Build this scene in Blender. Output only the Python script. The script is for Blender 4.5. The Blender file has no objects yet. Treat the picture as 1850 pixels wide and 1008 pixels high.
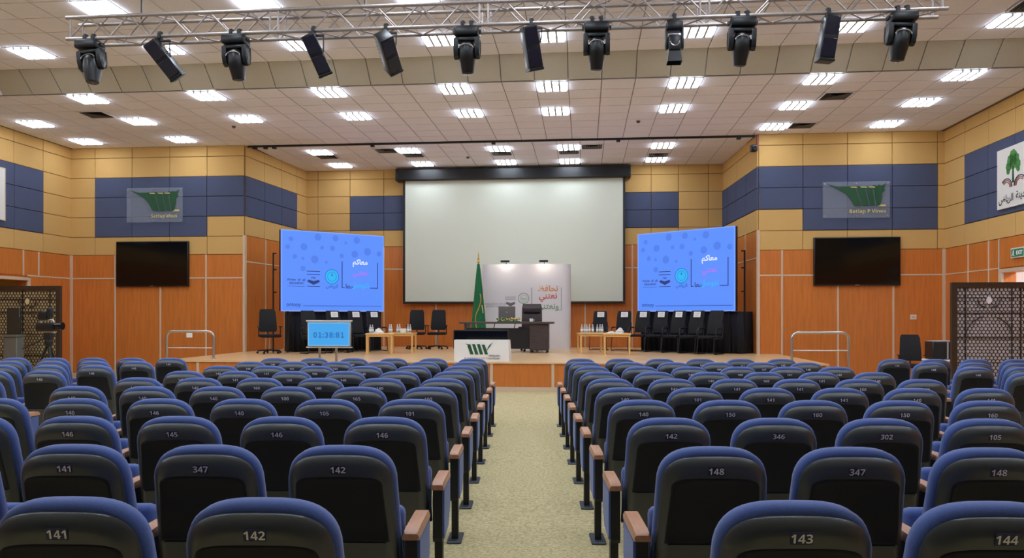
import bpy, bmesh, math, random
from mathutils import Vector, Matrix
R = math.radians
random.seed(7)
SC = bpy.context.scene
COL = SC.collection

# ------------------------------------------------------------------ camera, world, exposure
cam_d = bpy.data.cameras.new('camera'); cam = bpy.data.objects.new('camera', cam_d); COL.objects.link(cam)
cam.location = (0, 0, 1.52); cam.rotation_euler = (R(90), 0, 0)
cam_d.sensor_fit = 'HORIZONTAL'; cam_d.sensor_width = 36.0; cam_d.lens = 36.0 * 1400 / 1850
cam_d.shift_y = 66 / 1850; cam_d.clip_end = 200
SC.camera = cam
w = bpy.data.worlds.new('world'); SC.world = w; w.use_nodes = True
w.node_tree.nodes['Background'].inputs[0].default_value = (0.5, 0.5, 0.55, 1)
w.node_tree.nodes['Background'].inputs[1].default_value = 0.0
SC.view_settings.view_transform = 'Standard'; SC.view_settings.look = 'None'
SC.view_settings.gamma = 1.0; SC.view_settings.use_curve_mapping = False
SC.view_settings.exposure = 0.0
SC.cycles.use_denoising = True
SC.cycles.max_bounces = 8; SC.cycles.diffuse_bounces = 5; SC.cycles.sample_clamp_indirect = 6.0
LAMP = 22.0                       # radiance of the ceiling luminaires' diffusers

# ------------------------------------------------------------------ frames
TH = R(5.3); SN, CS = math.sin(TH), math.cos(TH)
RZ = -TH                                             # the hall is turned a little against the view
def W(u, v, z=0.0): return (u * CS + v * SN, -u * SN + v * CS, z)
FZ = -0.08                                           # floor level in front of the stage
SZ = 0.53                                            # stage floor
CZ = 6.19                                            # lower ceiling
CU = 6.60                                            # upper ceiling
UL, UR = -14.33, 9.09                                # side walls
VF, VB = 20.5, 24.4                                  # front walls, back wall of the stage
VS = 16.35                                           # front edge of the stage
VN = -4.0                                            # wall behind the viewer
def floor_z(d): return 0.0 if d < 2.2 else (FZ * (d - 2.2) / 9.3 if d < 11.5 else FZ)

# ------------------------------------------------------------------ materials
def lin(c):
    def f(x):
        x /= 255.0
        return x / 12.92 if x <= 0.04045 else ((x + 0.055) / 1.055) ** 2.4
    return (f(c[0]), f(c[1]), f(c[2]), 1.0)
MATS = {}
def mat(name, rgb, rough=0.6, metal=0.0, noise=None, bump=None, spec=0.5, stretch=(1, 1, 1), sheen=0.0, coat=0.0):
    m = bpy.data.materials.new(name); m.use_nodes = True; nt = m.node_tree; b = nt.nodes['Principled BSDF']
    c = lin(rgb); b.inputs['Base Color'].default_value = c; b.inputs['Roughness'].default_value = rough
    b.inputs['Metallic'].default_value = metal; b.inputs['Specular IOR Level'].default_value = spec
    if sheen: b.inputs['Sheen Weight'].default_value = sheen
    if coat: b.inputs['Coat Weight'].default_value = coat; b.inputs['Coat Roughness'].default_value = 0.15
    if noise or bump:
        tc = nt.nodes.new('ShaderNodeTexCoord'); mp = nt.nodes.new('ShaderNodeMapping')
        mp.inputs['Scale'].default_value = stretch; nt.links.new(tc.outputs['Object'], mp.inputs['Vector'])
    if noise:
        n = nt.nodes.new('ShaderNodeTexNoise'); n.inputs['Scale'].default_value = noise[0]; n.inputs['Detail'].default_value = 4
        nt.links.new(mp.outputs['Vector'], n.inputs['Vector'])
        r = nt.nodes.new('ShaderNodeValToRGB'); a = noise[1]
        r.color_ramp.elements[0].position = 0.3; r.color_ramp.elements[1].position = 0.7
        r.color_ramp.elements[0].color = [max(0, x * (1 - a)) for x in c[:3]] + [1]
        r.color_ramp.elements[1].color = [min(1, x * (1 + a)) for x in c[:3]] + [1]
        nt.links.new(n.outputs['Fac'], r.inputs['Fac']); nt.links.new(r.outputs['Color'], b.inputs['Base Color'])
    if bump:
        n2 = nt.nodes.new('ShaderNodeTexNoise'); n2.inputs['Scale'].default_value = bump[0]; n2.inputs['Detail'].default_value = 3
        nt.links.new(mp.outputs['Vector'], n2.inputs['Vector'])
        bp = nt.nodes.new('ShaderNodeBump'); bp.inputs['Strength'].default_value = bump[1]; bp.inputs['Distance'].default_value = 0.01
        nt.links.new(n2.outputs['Fac'], bp.inputs['Height']); nt.links.new(bp.outputs['Normal'], b.inputs['Normal'])
    MATS[name] = m; return m
def glow(name, rgb, s=1.0):
    m = bpy.data.materials.new(name); m.use_nodes = True; nt = m.node_tree; b = nt.nodes['Principled BSDF']
    b.inputs['Base Color'].default_value = (0.02, 0.02, 0.02, 1); b.inputs['Roughness'].default_value = 0.5
    b.inputs['Emission Color'].default_value = lin(rgb); b.inputs['Emission Strength'].default_value = s
    MATS[name] = m; return m
def clear(name, rgb, alpha, rough=0.1):
    m = mat(name, rgb, rough); m.node_tree.nodes['Principled BSDF'].inputs['Alpha'].default_value = alpha; return m

mat('carpet', (190, 176, 134), 0.95, noise=(44, 0.3), bump=(160, 0.5), spec=0.1)
mat('stage_floor', (228, 188, 138), 0.28, noise=(3, 0.08), stretch=(0.6, 6, 1), spec=0.4)
mat('wood', (206, 122, 56), 0.34, noise=(2.2, 0.11), stretch=(9, 9, 0.7), spec=0.4)
mat('tan', (212, 172, 108), 0.9, noise=(60, 0.05), bump=(220, 0.15), spec=0.15)
mat('tan_joint', (140, 105, 58), 0.9)
mat('wall_blue', (82, 90, 117), 0.92, noise=(70, 0.06), bump=(220, 0.15), spec=0.15)
mat('rear_dark', (70, 74, 84), 0.9)  # unseen rear wall, made dark to cut bounce onto the seat backs
mat('strip', (214, 190, 164), 0.4, spec=0.5)
mat('tile', (238, 236, 246), 0.95, noise=(40, 0.03), spec=0.1)
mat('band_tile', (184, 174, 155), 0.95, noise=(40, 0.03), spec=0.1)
mat('tile_joint', (160, 154, 152), 0.9)
mat('lamp_frame', (190, 190, 190), 0.5)
glow('lamp', (228, 240, 255), LAMP)
mat('vent', (88, 84, 82), 0.6)
mat('vent_dark', (25, 24, 24), 0.8)
mat('seat_blue', (68, 89, 148), 0.75, noise=(140, 0.08), bump=(300, 0.12), spec=0.25, sheen=0.25)
mat('shell', (56, 60, 61), 0.36, noise=(40, 0.06), bump=(500, 0.03), spec=0.9)
mat('shell_panel', (30, 32, 37), 0.6, bump=(500, 0.1), spec=0.35)
mat('arm_wood', (186, 134, 102), 0.35, noise=(6, 0.12), stretch=(8, 1, 8))
mat('black_metal', (22, 22, 25), 0.45, spec=0.45)
mat('foot_metal', (70, 74, 84), 0.4, 0.4)
mat('plate_navy', (30, 27, 74), 0.4)
mat('white_print', (250, 250, 252), 0.5)
mat('black_plastic', (20, 21, 24), 0.42, bump=(300, 0.05))
mat('black_gloss', (8, 8, 9), 0.12, spec=0.35)
mat('black_mesh', (24, 25, 29), 0.8, noise=(200, 0.2), bump=(300, 0.4))
mat('black_cloth', (14, 15, 24), 0.9, bump=(40, 0.3))
mat('light_body', (19, 20, 22), 0.36, spec=0.5)
mat('lens', (38, 36, 50), 0.15, spec=0.6)
mat('steel', (196, 192, 190), 0.28, 0.9)
mat('aluminium', (168, 158, 153), 0.5, 0.6, noise=(20, 0.08))
mat('screen_fabric', (222, 227, 212), 0.8, spec=0.2)
mat('white_paint', (232, 230, 226), 0.55)
mat('backdrop_white', (228, 225, 226), 0.6, spec=0.3)
mat('paper', (238, 238, 236), 0.7)
mat('pine', (226, 182, 112), 0.5, noise=(5, 0.1), stretch=(6, 6, 1))
mat('desk_wood', (66, 56, 54), 0.45, noise=(6, 0.25), stretch=(1, 8, 8))
mat('desk_top', (82, 70, 66), 0.35, noise=(6, 0.2), stretch=(1, 8, 8))
mat('leather', (58, 44, 44), 0.4, bump=(60, 0.15))
mat('flag_green', (16, 108, 62), 0.7, noise=(12, 0.12))
mat('gold', (212, 176, 84), 0.35, 0.6)
mat('green_print', (22, 78, 44), 0.5)
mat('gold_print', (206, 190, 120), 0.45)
mat('orange_print', (224, 150, 96), 0.6)
mat('red_print', (206, 92, 84), 0.6)
mat('sage_print', (120, 158, 132), 0.6)
mat('grey_print', (110, 106, 112), 0.6)
mat('pale_print', (176, 172, 172), 0.6)
mat('black_print', (20, 20, 22), 0.6)
mat('leaf_green', (72, 140, 66), 0.6, noise=(30, 0.4))
mat('maroon_print', (150, 84, 80), 0.6)
mat('lattice_brown', (58, 42, 30), 0.5)
mat('lattice_backlight', (244, 240, 250), 0.6)  # near-white colour standing in for daylight behind the right lattice
mat('lattice_backlight_tan', (226, 202, 150), 0.6)  # tan colour standing in for the golden light behind the left lattice
mat('grey_monitor', (104, 100, 98), 0.5)
mat('grey_stand', (104, 104, 96), 0.5)
mat('dark_glass', (42, 52, 48), 0.15)
mat('exit_green', (40, 130, 92), 0.5)
mat('flower_green', (60, 110, 50), 0.7, noise=(30, 0.4))
mat('flower_gold', (216, 190, 110), 0.6)
mat('corridor', (240, 232, 226), 0.7)
mat('red_box', (130, 40, 34), 0.5)
clear('acrylic', (190, 200, 215), 0.16, 0.06)
clear('bottle', (214, 222, 228), 0.55, 0.12)
glow('led_blue', (84, 140, 255), 1.0)
glow('led_dot', (70, 122, 232), 1.0)
glow('led_edge', (120, 165, 255), 1.0)
glow('led_navy', (30, 50, 130), 0.8)
glow('led_white', (240, 244, 255), 1.0)
glow('led_pink', (176, 110, 236), 1.0)
glow('led_cyan', (30, 180, 245), 1.0)
glow('led_cyan_dark', (20, 105, 205), 1.0)
glow('timer_blue', (58, 160, 232), 1.0)
glow('timer_rim', (120, 190, 240), 1.0)
glow('timer_digit', (20, 100, 180), 1.0)
glow('spot_lamp', (255, 240, 225), 70)

# ------------------------------------------------------------------ mesh helpers
class MB:
    def __init__(s): s.v = []; s.f = []
    def add(s, vs, fs):
        o = len(s.v); s.v += [tuple(p) for p in vs]; s.f += [tuple(i + o for i in q) for q in fs]; return s
    def box(s, x0, x1, y0, y1, z0, z1):
        return s.add([(x0,y0,z0),(x1,y0,z0),(x1,y1,z0),(x0,y1,z0),(x0,y0,z1),(x1,y0,z1),(x1,y1,z1),(x0,y1,z1)],
                     [(3,2,1,0),(4,5,6,7),(0,1,5,4),(1,2,6,5),(2,3,7,6),(3,0,4,7)])
    def bbox(s, x0, x1, y0, y1, z0, z1, b=0.01, seg=2):
        bm = bmesh.new(); bmesh.ops.create_cube(bm, size=1)
        for p in bm.verts: p.co = ((x0+x1)/2 + p.co.x*(x1-x0), (y0+y1)/2 + p.co.y*(y1-y0), (z0+z1)/2 + p.co.z*(z1-z0))
        bmesh.ops.bevel(bm, geom=bm.edges[:], offset=b, segments=seg, profile=0.5, affect='EDGES')
        bm.verts.index_update()
        s.add([p.co for p in bm.verts], [[q.index for q in f.verts] for f in bm.faces]); bm.free(); return s
    def loft(s, rings, cap0=True, cap1=True, closed=True):
        n = len(rings[0]); o = len(s.v)
        for r in rings: s.v += [tuple(p) for p in r]
        m = n if closed else n - 1
        for k in range(len(rings) - 1):
            for i in range(m):
                j = (i + 1) % n
                s.f.append((o+k*n+i, o+k*n+j, o+(k+1)*n+j, o+(k+1)*n+i))
        if cap0: s.f.append(tuple(o + i for i in reversed(range(n))))
        if cap1: s.f.append(tuple(o + (len(rings)-1)*n + i for i in range(n)))
        return s
    def tube(s, pts, r, n=8, cap=True):
        pts = [Vector(p) for p in pts]; rings = []
        t0 = (pts[1] - pts[0]).normalized()
        a = Vector((0, 0, 1)) if abs(t0.z) < 0.9 else Vector((1, 0, 0))
        nx = t0.cross(a).normalized()
        for i, p in enumerate(pts):
            t = (pts[min(i+1, len(pts)-1)] - pts[max(i-1, 0)]).normalized()
            nx = (nx - t * nx.dot(t)).normalized(); ny = t.cross(nx)
            rr = r[i] if isinstance(r, (list, tuple)) else r
            rings.append([p + (nx*math.cos(2*math.pi*k/n) + ny*math.sin(2*math.pi*k/n))*rr for k in range(n)])
        return s.loft(rings, cap, cap)
    def lathe(s, prof, n=16, c=(0, 0, 0)):
        return s.loft([[(c[0]+r*math.cos(2*math.pi*k/n), c[1]+r*math.sin(2*math.pi*k/n), c[2]+z) for k in range(n)] for r, z in prof])
    def prism(s, poly, y0, y1):                       # polygon in x,z extruded along y
        return s.loft([[(x, y0, z) for x, z in poly], [(x, y1, z) for x, z in poly]])
    def sideprism(s, poly, x0, x1):                   # polygon in y,z extruded along x
        return s.loft([[(x0, y, z) for y, z in poly], [(x1, y, z) for y, z in poly]])
    def disc(s, c, r, y, n=20, rz=None):
        rz = rz or r
        return s.add([(c[0]+r*math.cos(2*math.pi*k/n), y, c[1]+rz*math.sin(2*math.pi*k/n)) for k in range(n)], [tuple(range(n))])
    def ring(s, c, r0, r1, y, n=28):
        vs = []
        for k in range(n):
            a = 2*math.pi*k/n; vs += [(c[0]+r0*math.cos(a), y, c[1]+r0*math.sin(a)), (c[0]+r1*math.cos(a), y, c[1]+r1*math.sin(a))]
        return s.add(vs, [(2*k, 2*k+1, (2*k+3) % (2*n), (2*k+2) % (2*n)) for k in range(n)])
    def xf(s, M):
        s.v = [tuple(M @ Vector(p)) for p in s.v]; return s
    def mesh(s, name, m, smooth=True, angle=38):
        me = bpy.data.meshes.new(name); me.from_pydata(s.v, [], s.f)
        bm = bmesh.new(); bm.from_mesh(me); bmesh.ops.recalc_face_normals(bm, faces=bm.faces[:]); bm.to_mesh(me); bm.free()
        if smooth: me.shade_smooth(); me.set_sharp_from_angle(angle=R(angle))
        me.materials.append(MATS[m]); return me
    def build(s, name, m, parent=None, loc=None, rz=None, smooth=True, angle=38):
        return link(name, s.mesh(name, m, smooth, angle), parent, loc, rz)
def link(name, me, parent=None, loc=None, rz=None):
    o = bpy.data.objects.new(name, me); COL.objects.link(o)
    if parent is not None: o.parent = parent
    if loc is not None: o.location = loc
    if rz is not None: o.rotation_euler = (0, 0, rz)
    return o
def tag(o, label, cat, group=None, kind=None):
    if label: o['label'] = label
    if cat: o['category'] = cat
    if group: o['group'] = group
    if kind: o['kind'] = kind
    return o
def thing(name, label, cat, loc=(0, 0, 0), rz=0.0, group=None):
    o = bpy.data.objects.new(name, None); COL.objects.link(o); o.location = loc; o.rotation_euler = (0, 0, rz)
    o.empty_display_size = 0.1
    return tag(o, label, cat, group)
def struct(o, label=None):
    o['kind'] = 'structure'
    if label: o['label'] = label
    return o
def copy_tree(o, parent=None):
    c = o.copy(); COL.objects.link(c); c.parent = parent
    for ch in o.children: copy_tree(ch, c)
    return c
def text_mesh(s, size, m, bold=0.0, shear=0.0, y=0.0):  # upright flat lettering in x,z, centred on the origin
    c = bpy.data.curves.new('lettering', 'FONT'); c.body = s; c.size = size; c.align_x = 'CENTER'; c.align_y = 'CENTER'
    c.resolution_u = 2; c.offset = bold; c.shear = shear
    o = bpy.data.objects.new('lettering', c)
    me = bpy.data.meshes.new_from_object(o)
    bpy.data.objects.remove(o); bpy.data.curves.remove(c)
    xs = [p.co.x for p in me.vertices] or [0]; ys = [p.co.y for p in me.vertices] or [0]
    cx, cy = (min(xs)+max(xs))/2, (min(ys)+max(ys))/2
    for p in me.vertices: p.co = (p.co.x - cx, y, p.co.y - cy)
    me.materials.clear(); me.materials.append(MATS[m]); me.update(); return me
AR = {'ا':(0xFE8D,0),'ة':(0xFE93,0),'ت':(0xFE95,1),'ح':(0xFEA1,1),'د':(0xFEA9,0),'ر':(0xFEAD,0),'ص':(0xFEB9,1),'ض':(0xFEBD,1),
      'ظ':(0xFEC5,1),'ع':(0xFEC9,1),'ف':(0xFED1,1),'ك':(0xFED9,1),'ل':(0xFEDD,1),'م':(0xFEE1,1),'ن':(0xFEE5,1),'و':(0xFEED,0),'ي':(0xFEF1,1)}
def arabic(word):
    out = []; prev = False
    for i, ch in enumerate(word):
        if ch not in AR: out.append(ch); prev = False; continue
        base, dual = AR[ch]; nxt = i + 1 < len(word) and word[i+1] in AR
        if dual: code = base + (3 if prev and nxt else 1 if prev else 2 if nxt else 0)
        else: code = base + (1 if prev else 0)
        out.append(chr(code)); prev = bool(dual)
    return ''.join(reversed(out))
def sans(s, bold=True, mono=False):                     # digits and letters as upright grotesque forms
    out = ''
    for ch in s:
        if ch.isdigit(): out += chr((0x1D7F6 if mono else 0x1D7EC if bold else 0x1D7E2) + int(ch))
        elif 'A' <= ch <= 'Z': out += chr((0x1D5D4 if bold else 0x1D5A0) + ord(ch) - 65)
        elif 'a' <= ch <= 'z': out += chr((0x1D5EE if bold else 0x1D5BA) + ord(ch) - 97)
        else: out += ch
    return out
ORD = ['first', 'second', 'third', 'fourth', 'fifth', 'sixth', 'seventh', 'eighth', 'ninth', 'tenth', 'eleventh', 'twelfth']

# ================================================================== THE SETTING
# floor: carpet with a faint fall towards the stage
m = MB(); prof = [(VN, 0), (2.2, 0), (11.5, FZ), (VF + 0.2, FZ)]
ul, ur = UL - 0.1, UR + 0.1
for a, b in zip(prof, prof[1:]):
    m.add([(ul, a[0], a[1]), (ur, a[0], a[1]), (ur, b[0], b[1]), (ul, b[0], b[1])], [(0, 1, 2, 3)])
m.add([(ul, VN, -0.3), (ur, VN, -0.3), (ur, VF + 0.2, -0.3), (ul, VF + 0.2, -0.3)], [(3, 2, 1, 0)])
struct(m.build('floor', 'carpet', rz=RZ, smooth=False), 'beige mottled carpet floor of the aisle and hall')

# walls ------------------------------------------------------------
ROWZ = [6.19, 5.90, 5.35, 4.80, 4.25, 3.70]
def wall(name, u0, v0, phi, length, wood_top, label, holes=None, z1=CZ + 0.45):
    """backing slab in the wall's own frame: x along it, the room at -y"""
    t = 0.25; lo = MB(); hi = MB()
    segs = [(0, length)] if not holes else []
    if holes:
        x = 0
        for h0, h1, hz in holes:
            segs.append((x, h0)); lo.box(h0, h1, 0, t, hz, wood_top); x = h1
        segs.append((x, length))
    for a, b in segs: lo.box(a, b, 0, t, FZ - 0.1, wood_top)
    hi.box(0, length, 0, t, wood_top, z1)
    n = len(lo.f); lo.add(hi.v, hi.f)
    me = lo.mesh(name, 'wood', smooth=False); me.materials.append(MATS['tan_joint'])
    for i, p in enumerate(me.polygons): p.material_index = 0 if i < n else 1
    return struct(link(name, me, None, W(u0, v0), RZ + phi), label)
PANEL = {}
def panel(parent, name, x0, x1, z0, z1, m, t=0.035, gap=0.006):
    key = (round(x1-x0, 3), round(z1-z0, 3), m, t, gap)
    if key not in PANEL:
        PANEL[key] = MB().bbox(gap, x1-x0-gap, -t, 0.0, gap, z1-z0-gap, 0.008, 1).mesh(name, m, smooth=False)
    o = link(name, PANEL[key], parent, (x0, 0, z0)); return o
def strip(parent, x0, x1, z0, z1, t=0.042): return panel(parent, 'trim_strip', x0, x1, z0, z1, 'strip', t, 0.0)
def tan_field(parent, cols, bot, blue, ztop=CZ):
    """acoustic panels; blue(col, row) says which are blue"""
    zs = [ztop] + ROWZ[1:]
    zs = zs + [bot] if bot < zs[-1] - 0.05 else zs[:-1] + [bot]
    for i, (a, b) in enumerate(zip(cols, cols[1:])):
        for j, (z1, z0) in enumerate(zip(zs, zs[1:])):
            bl = blue(i, j)
            panel(parent, 'acoustic_panel', a, b, z0, z1, 'wall_blue' if bl else 'tan', 0.05 if bl else 0.035)
def wood_field(parent, cols, top, mid, bot, sw=0.05, ends=(True, True)):
    for i, (a, b) in enumerate(zip(cols, cols[1:])):
        panel(parent, 'wood_panel', a, b, bot, mid, 'wood', 0.03, 0.004)
        panel(parent, 'wood_panel', a, b, mid, top, 'wood', 0.03, 0.004)
        strip(parent, a + sw/2, b - sw/2, mid - sw*0.4, mid + sw*0.4)
    for i, a in enumerate(cols):
        if (i == 0 and not ends[0]) or (i == len(cols)-1 and not ends[1]): continue
        strip(parent, max(a - sw/2, cols[0]), min(a + sw/2, cols[-1]), bot, top, 0.046)
WT = 3.20; WTS = 3.72; WM = 2.55; WMS = 3.0
# front wall left of the stage
wl = wall('wall_front_left', UL, VF, 0, -9.27 - UL, WT, 'tan and wood front wall left of stage with blue band and television')
cols = [x - UL for x in (UL, -13.59, -12.50, -11.41, -10.33, -9.27)]
tan_field(wl, cols, WT, lambda i, j: (j in (2, 3) and i >= 1) or (j == 4 and 1 <= i <= 3))
wood_field(wl, [x - UL for x in (UL, -13.0, -11.68, -10.36, -9.27)], WT, WM, FZ)
# front wall right of the stage
wr = wall('wall_front_right', 4.48, VF, 0, UR - 4.48, WT, 'tan and wood front wall right of stage with blue band and television')
tan_field(wr, [x - 4.48 for x in (4.48, 5.59, 6.69, 7.79, 8.89, UR)], WT, lambda i, j: (j in (2, 3) and i <= 3) or (j == 4 and 1 <= i <= 3))
wood_field(wr, [x - 4.48 for x in (4.48, 5.07, 6.46, 7.82, UR)], WT, WM, FZ)
# side walls; x runs along v on the left and against it on the right
wsl = wall('wall_left', UL, VN, R(90), VF - VN, WT, 'left side wall, tan above wood, blue band with white sign', holes=[(15.2 - VN, 18.75 - VN, 2.42)])
lc = [v - VN for v in (13.0, 14.05, 15.1, 16.15, 17.2, 18.28, 19.34, VF)]
tan_field(wsl, lc, WT, lambda i, j: j in (2, 3, 4) and i <= 5)
for a, b in ((16.15, 17.38), (17.38, 18.61), (18.61, 19.17), (19.17, VF)):
    panel(wsl, 'wood_panel', a - VN, b - VN, WM, WT, 'wood', 0.03, 0.004)
    strip(wsl, b - VN - 0.025, b - VN + (0.025 if b < VF else 0), WM, WT, 0.046)
panel(wsl, 'wood_panel', 18.85 - VN, VF - VN, FZ, WM, 'wood', 0.03, 0.004)
strip(wsl, 18.75 - VN, VF - VN, WM - 0.02, WM + 0.02); strip(wsl, 15.1 - VN, 18.85 - VN, 2.42, 2.50, 0.06); strip(wsl, 18.75 - VN, 18.85 - VN, FZ, 2.42, 0.06)
wsr = wall('wall_right', UR, VF, R(-90), VF - VN, WT, 'right side wall, tan above wood, blue band with white sign and doorway', holes=[(VF - 17.75, VF - 15.9, 2.45)])
tan_field(wsr, [VF - v for v in (VF, 19.42, 18.33, 17.24, 16.15, 15.06, 14.0, 12.9)], WT, lambda i, j: j in (2, 3, 4) and i >= 1)
rw = [VF - v for v in (VF, 19.26, 18.33, 17.89)]
wood_field(wsr, rw, WT, WM, FZ, 0.04, (False, True))
panel(wsr, 'wood_panel', VF - 17.87, VF - 15.8, 2.55, WT, 'wood', 0.03, 0.004)
strip(wsr, VF - 17.87, VF - 15.8, 2.45, 2.53, 0.06); strip(wsr, VF - 17.87, VF - 17.75, FZ, 2.45, 0.06)
# return walls of the stage recess, a little splayed
wrl = wall('wall_stage_left', -9.27, VF, R(90) - math.atan2(0.30, 3.9), 3.92, WTS, 'left return wall of the stage, wood below blue and tan panels')
tan_field(wrl, [0, 1.06, 2.12, 3.17, 3.92], WTS, lambda i, j: j in (2, 3) and i <= 2)
wood_field(wrl, [0, 1.13, 2.3, 3.92], WTS, WMS, SZ)
wrr = wall('wall_stage_right', 4.29, VB, R(-90) + math.atan2(0.19, 3.9), 3.92, WTS, 'right return wall of the stage, wood below blue and tan panels')
tan_field(wrr, [0, 0.65, 1.74, 2.83, 3.92], WTS, lambda i, j: j in (2, 3))
wood_field(wrr, [0, 1.55, 2.74, 3.92], WTS, WMS, SZ)
wb = wall('wall_back', -8.98, VB, 0, 4.30 + 8.98, WTS, 'back wall of the stage behind the big projection screen')
tan_field(wb, [u + 8.98 for u in (-8.98, -8.56, -7.50, -6.39, -5.30, -4.2, -3.1, -2.0, -0.9, 0.15, 1.24, 2.08, 2.92, 3.83, 4.30)], WTS, lambda i, j: j in (2, 3) and 2 <= i <= 11)
wood_field(wb, [u + 8.98 for u in (-8.98, -7.5, -6.39, -4.69, -3.0, -1.5, 0.04, 1.5, 2.9, 4.30)], WTS, WMS, SZ)
for i_, (u, v, z1) in enumerate(((UL + .055, VF - .055, WT), (UR - .055, VF - .055, WT), (-9.27, VF - .03, WTS), (4.48, VF - .03, WTS))):
    z0 = FZ if i_ < 2 else SZ - .45
    struct(MB().box(-.03, .03, -.03, .03, z0, z1).build('trim_%d' % (i_ + 1), 'strip', None, W(u, v), RZ, smooth=False), 'pale vertical corner strip of the wood panelling')
# behind the viewer
struct(MB().box(UL, UR, VN - 0.25, VN, -0.2, CU + 0.2).build('wall_rear', 'rear_dark', rz=RZ, smooth=False), 'plain rear wall behind the seats')
# corridors glimpsed through the two doorways
m = MB(); m.box(UR + 1.9, UR + 2.0, 14.5, 19, FZ, 3.0); m.box(UR + .25, UR + 2.0, 19, 19.1, FZ, 3.0); m.box(UR + .25, UR + 2.0, 14.4, 14.5, FZ, 3.0); m.box(UR + .25, UR + 2, 14.4, 19.1, 3.0, 3.1); m.box(UR + .1, UR + 2, 14.4, 19.1, FZ - .1, FZ)
door_r = struct(m.build('door_1', 'corridor', rz=RZ, smooth=False), 'pale corridor beyond the right doorway')
MB().box(UR + .9, UR + 1.5, 16.2, 17.6, 2.95, 2.995).build('ceiling_lamp', 'lamp', door_r, smooth=False)
m = MB(); m.box(UL - 2.0, UL - 1.9, 14.5, 19.5, FZ, 3.0); m.box(UL - 2, UL - .25, 19.4, 19.5, FZ, 3.0); m.box(UL - 2, UL - .25, 14.4, 14.5, FZ, 3.0); m.box(UL - 2, UL - .25, 14.4, 19.5, 3.0, 3.1); m.box(UL - 2, UL - .1, 14.4, 19.5, FZ - .1, FZ)
struct(m.build('door_2', 'tan', rz=RZ, smooth=False), 'dim passage beyond the left doorway')

# ceiling ----------------------------------------------------------
m = MB()
m.box(UL - .2, UR + .2, VN - .2, 15.0, CU + 0.02, CU + 0.2)
m.box(UL - .2, UR + .2, 15.40, VB + .3, CZ + 0.02, CZ + 0.2)
m.add([(UL-.2, 15.0, CU+.02), (UR+.2, 15.0, CU+.02), (UR+.2, 15.42, CZ+.02), (UL-.2, 15.42, CZ+.02), (UL-.2, 15.05, CU+.2), (UR+.2, 15.05, CU+.2), (UR+.2, 15.5, CZ+.2), (UL-.2, 15.5, CZ+.2)],
      [(0, 1, 2, 3), (4, 5, 6, 7), (0, 1, 5, 4), (3, 2, 6, 7), (0, 3, 7, 4), (1, 2, 6, 5)])
ceil = struct(m.build('ceiling', 'tile_joint', rz=RZ, smooth=False), 'suspended tile ceiling with a step down towards the stage')
TU, TV = 0.665, 0.64
U0 = -2.64
lamps = []; vents = []
NL = [-16, -12, -8, -4, 0, 3, 7, 11, 15]
lampcells = set(); ventcells = set()
def cellu(n): return U0 + TU * n
def low_v(r): return 15.77 + TV * r              # rows of the lower hall ceiling, 0..7
def up_v(r): return 14.68 - TV * r               # rows of the upper ceiling, towards the viewer
for r, ns in ((0, NL[1:]), (3, NL), (6, [NL[0], NL[1], NL[7], NL[8]])):
    for n in ns: lampcells.add(('low', r, n))
for n in NL[1:]: lampcells.add(('up', 1, n))
for rr in (4, 7, 10, 13, 16, 19):
    for n in NL: lampcells.add(('up', rr, n))
for c in ((2, -13), (2, 12), (6, 12), (1, -20)): ventcells.add(('low',) + c)
ventcells.add(('up', 2, -13)); ventcells.add(('up', 2, 15))
STU = 0.645; SU0 = -2.36
def su(n): return SU0 + STU * n
for r in (1, 4):
    for n in (-8, -4, 0, 3, 7): lampcells.add(('st', r, n))
for c in ((1, 4), (1, -5), (2, -8), (2, 0), (2, 3), (2, -4), (3, 7)): ventcells.add(('st',) + c)
TM = {}
def tile_mesh(a, b, m_='tile'):
    k = (round(a, 3), round(b, 3), m_)
    if k not in TM: TM[k] = MB().box(-a/2, a/2, -b/2, b/2, -0.012, 0.0).mesh('ceiling_tile', m_, smooth=False)
    return TM[k]
cand = []; rest = MB(); g = 0.018
def put_tile(u, v, z, a, b, tilt=0.0):
    if u - a/2 < UL: d = UL - (u - a/2); u += d/2; a -= d
    if u + a/2 > UR: d = u + a/2 - UR; u -= d/2; a -= d
    if a < 0.1: return
    cand.append((u, v, z, a - g, b - g, tilt))
for n in range(-18, 19):
    for r in range(8):
        if ('low', r, n) not in lampcells and ('low', r, n) not in ventcells: put_tile(cellu(n), low_v(r), CZ + .012, TU, TV)
    for r in range(0, 30):
        if ('up', r, n) not in lampcells and ('up', r, n) not in ventcells and up_v(r) > VN: put_tile(cellu(n), up_v(r), CU + .012, TU, TV)
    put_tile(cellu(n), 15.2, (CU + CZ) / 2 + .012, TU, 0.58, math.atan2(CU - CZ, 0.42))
for n in range(-11, 12):
    for r in range(6):
        if ('st', r, n) in lampcells or ('st', r, n) in ventcells: continue
        u = su(n)
        if u - .3 < -9.3 or u + .3 > 4.5: continue
        cand.append((u, 20.57 + TV * (r + .5), CZ + .012, STU - g, TV - g, 0.0))
def in_view(c):
    x, y, _ = W(c[0], c[1]); px = 925 + 1400 * x / max(y, .1); py = 570 - 1400 * (c[2] - 1.52) / max(y, .1)
    return y > 1 and -30 < px < 1880 and py > -12
vis = sorted([c for c in cand if in_view(c)], key=lambda c: W(c[0], c[1])[1])
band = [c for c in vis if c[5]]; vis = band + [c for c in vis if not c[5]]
single = set(id(c) for c in vis[:300])
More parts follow.
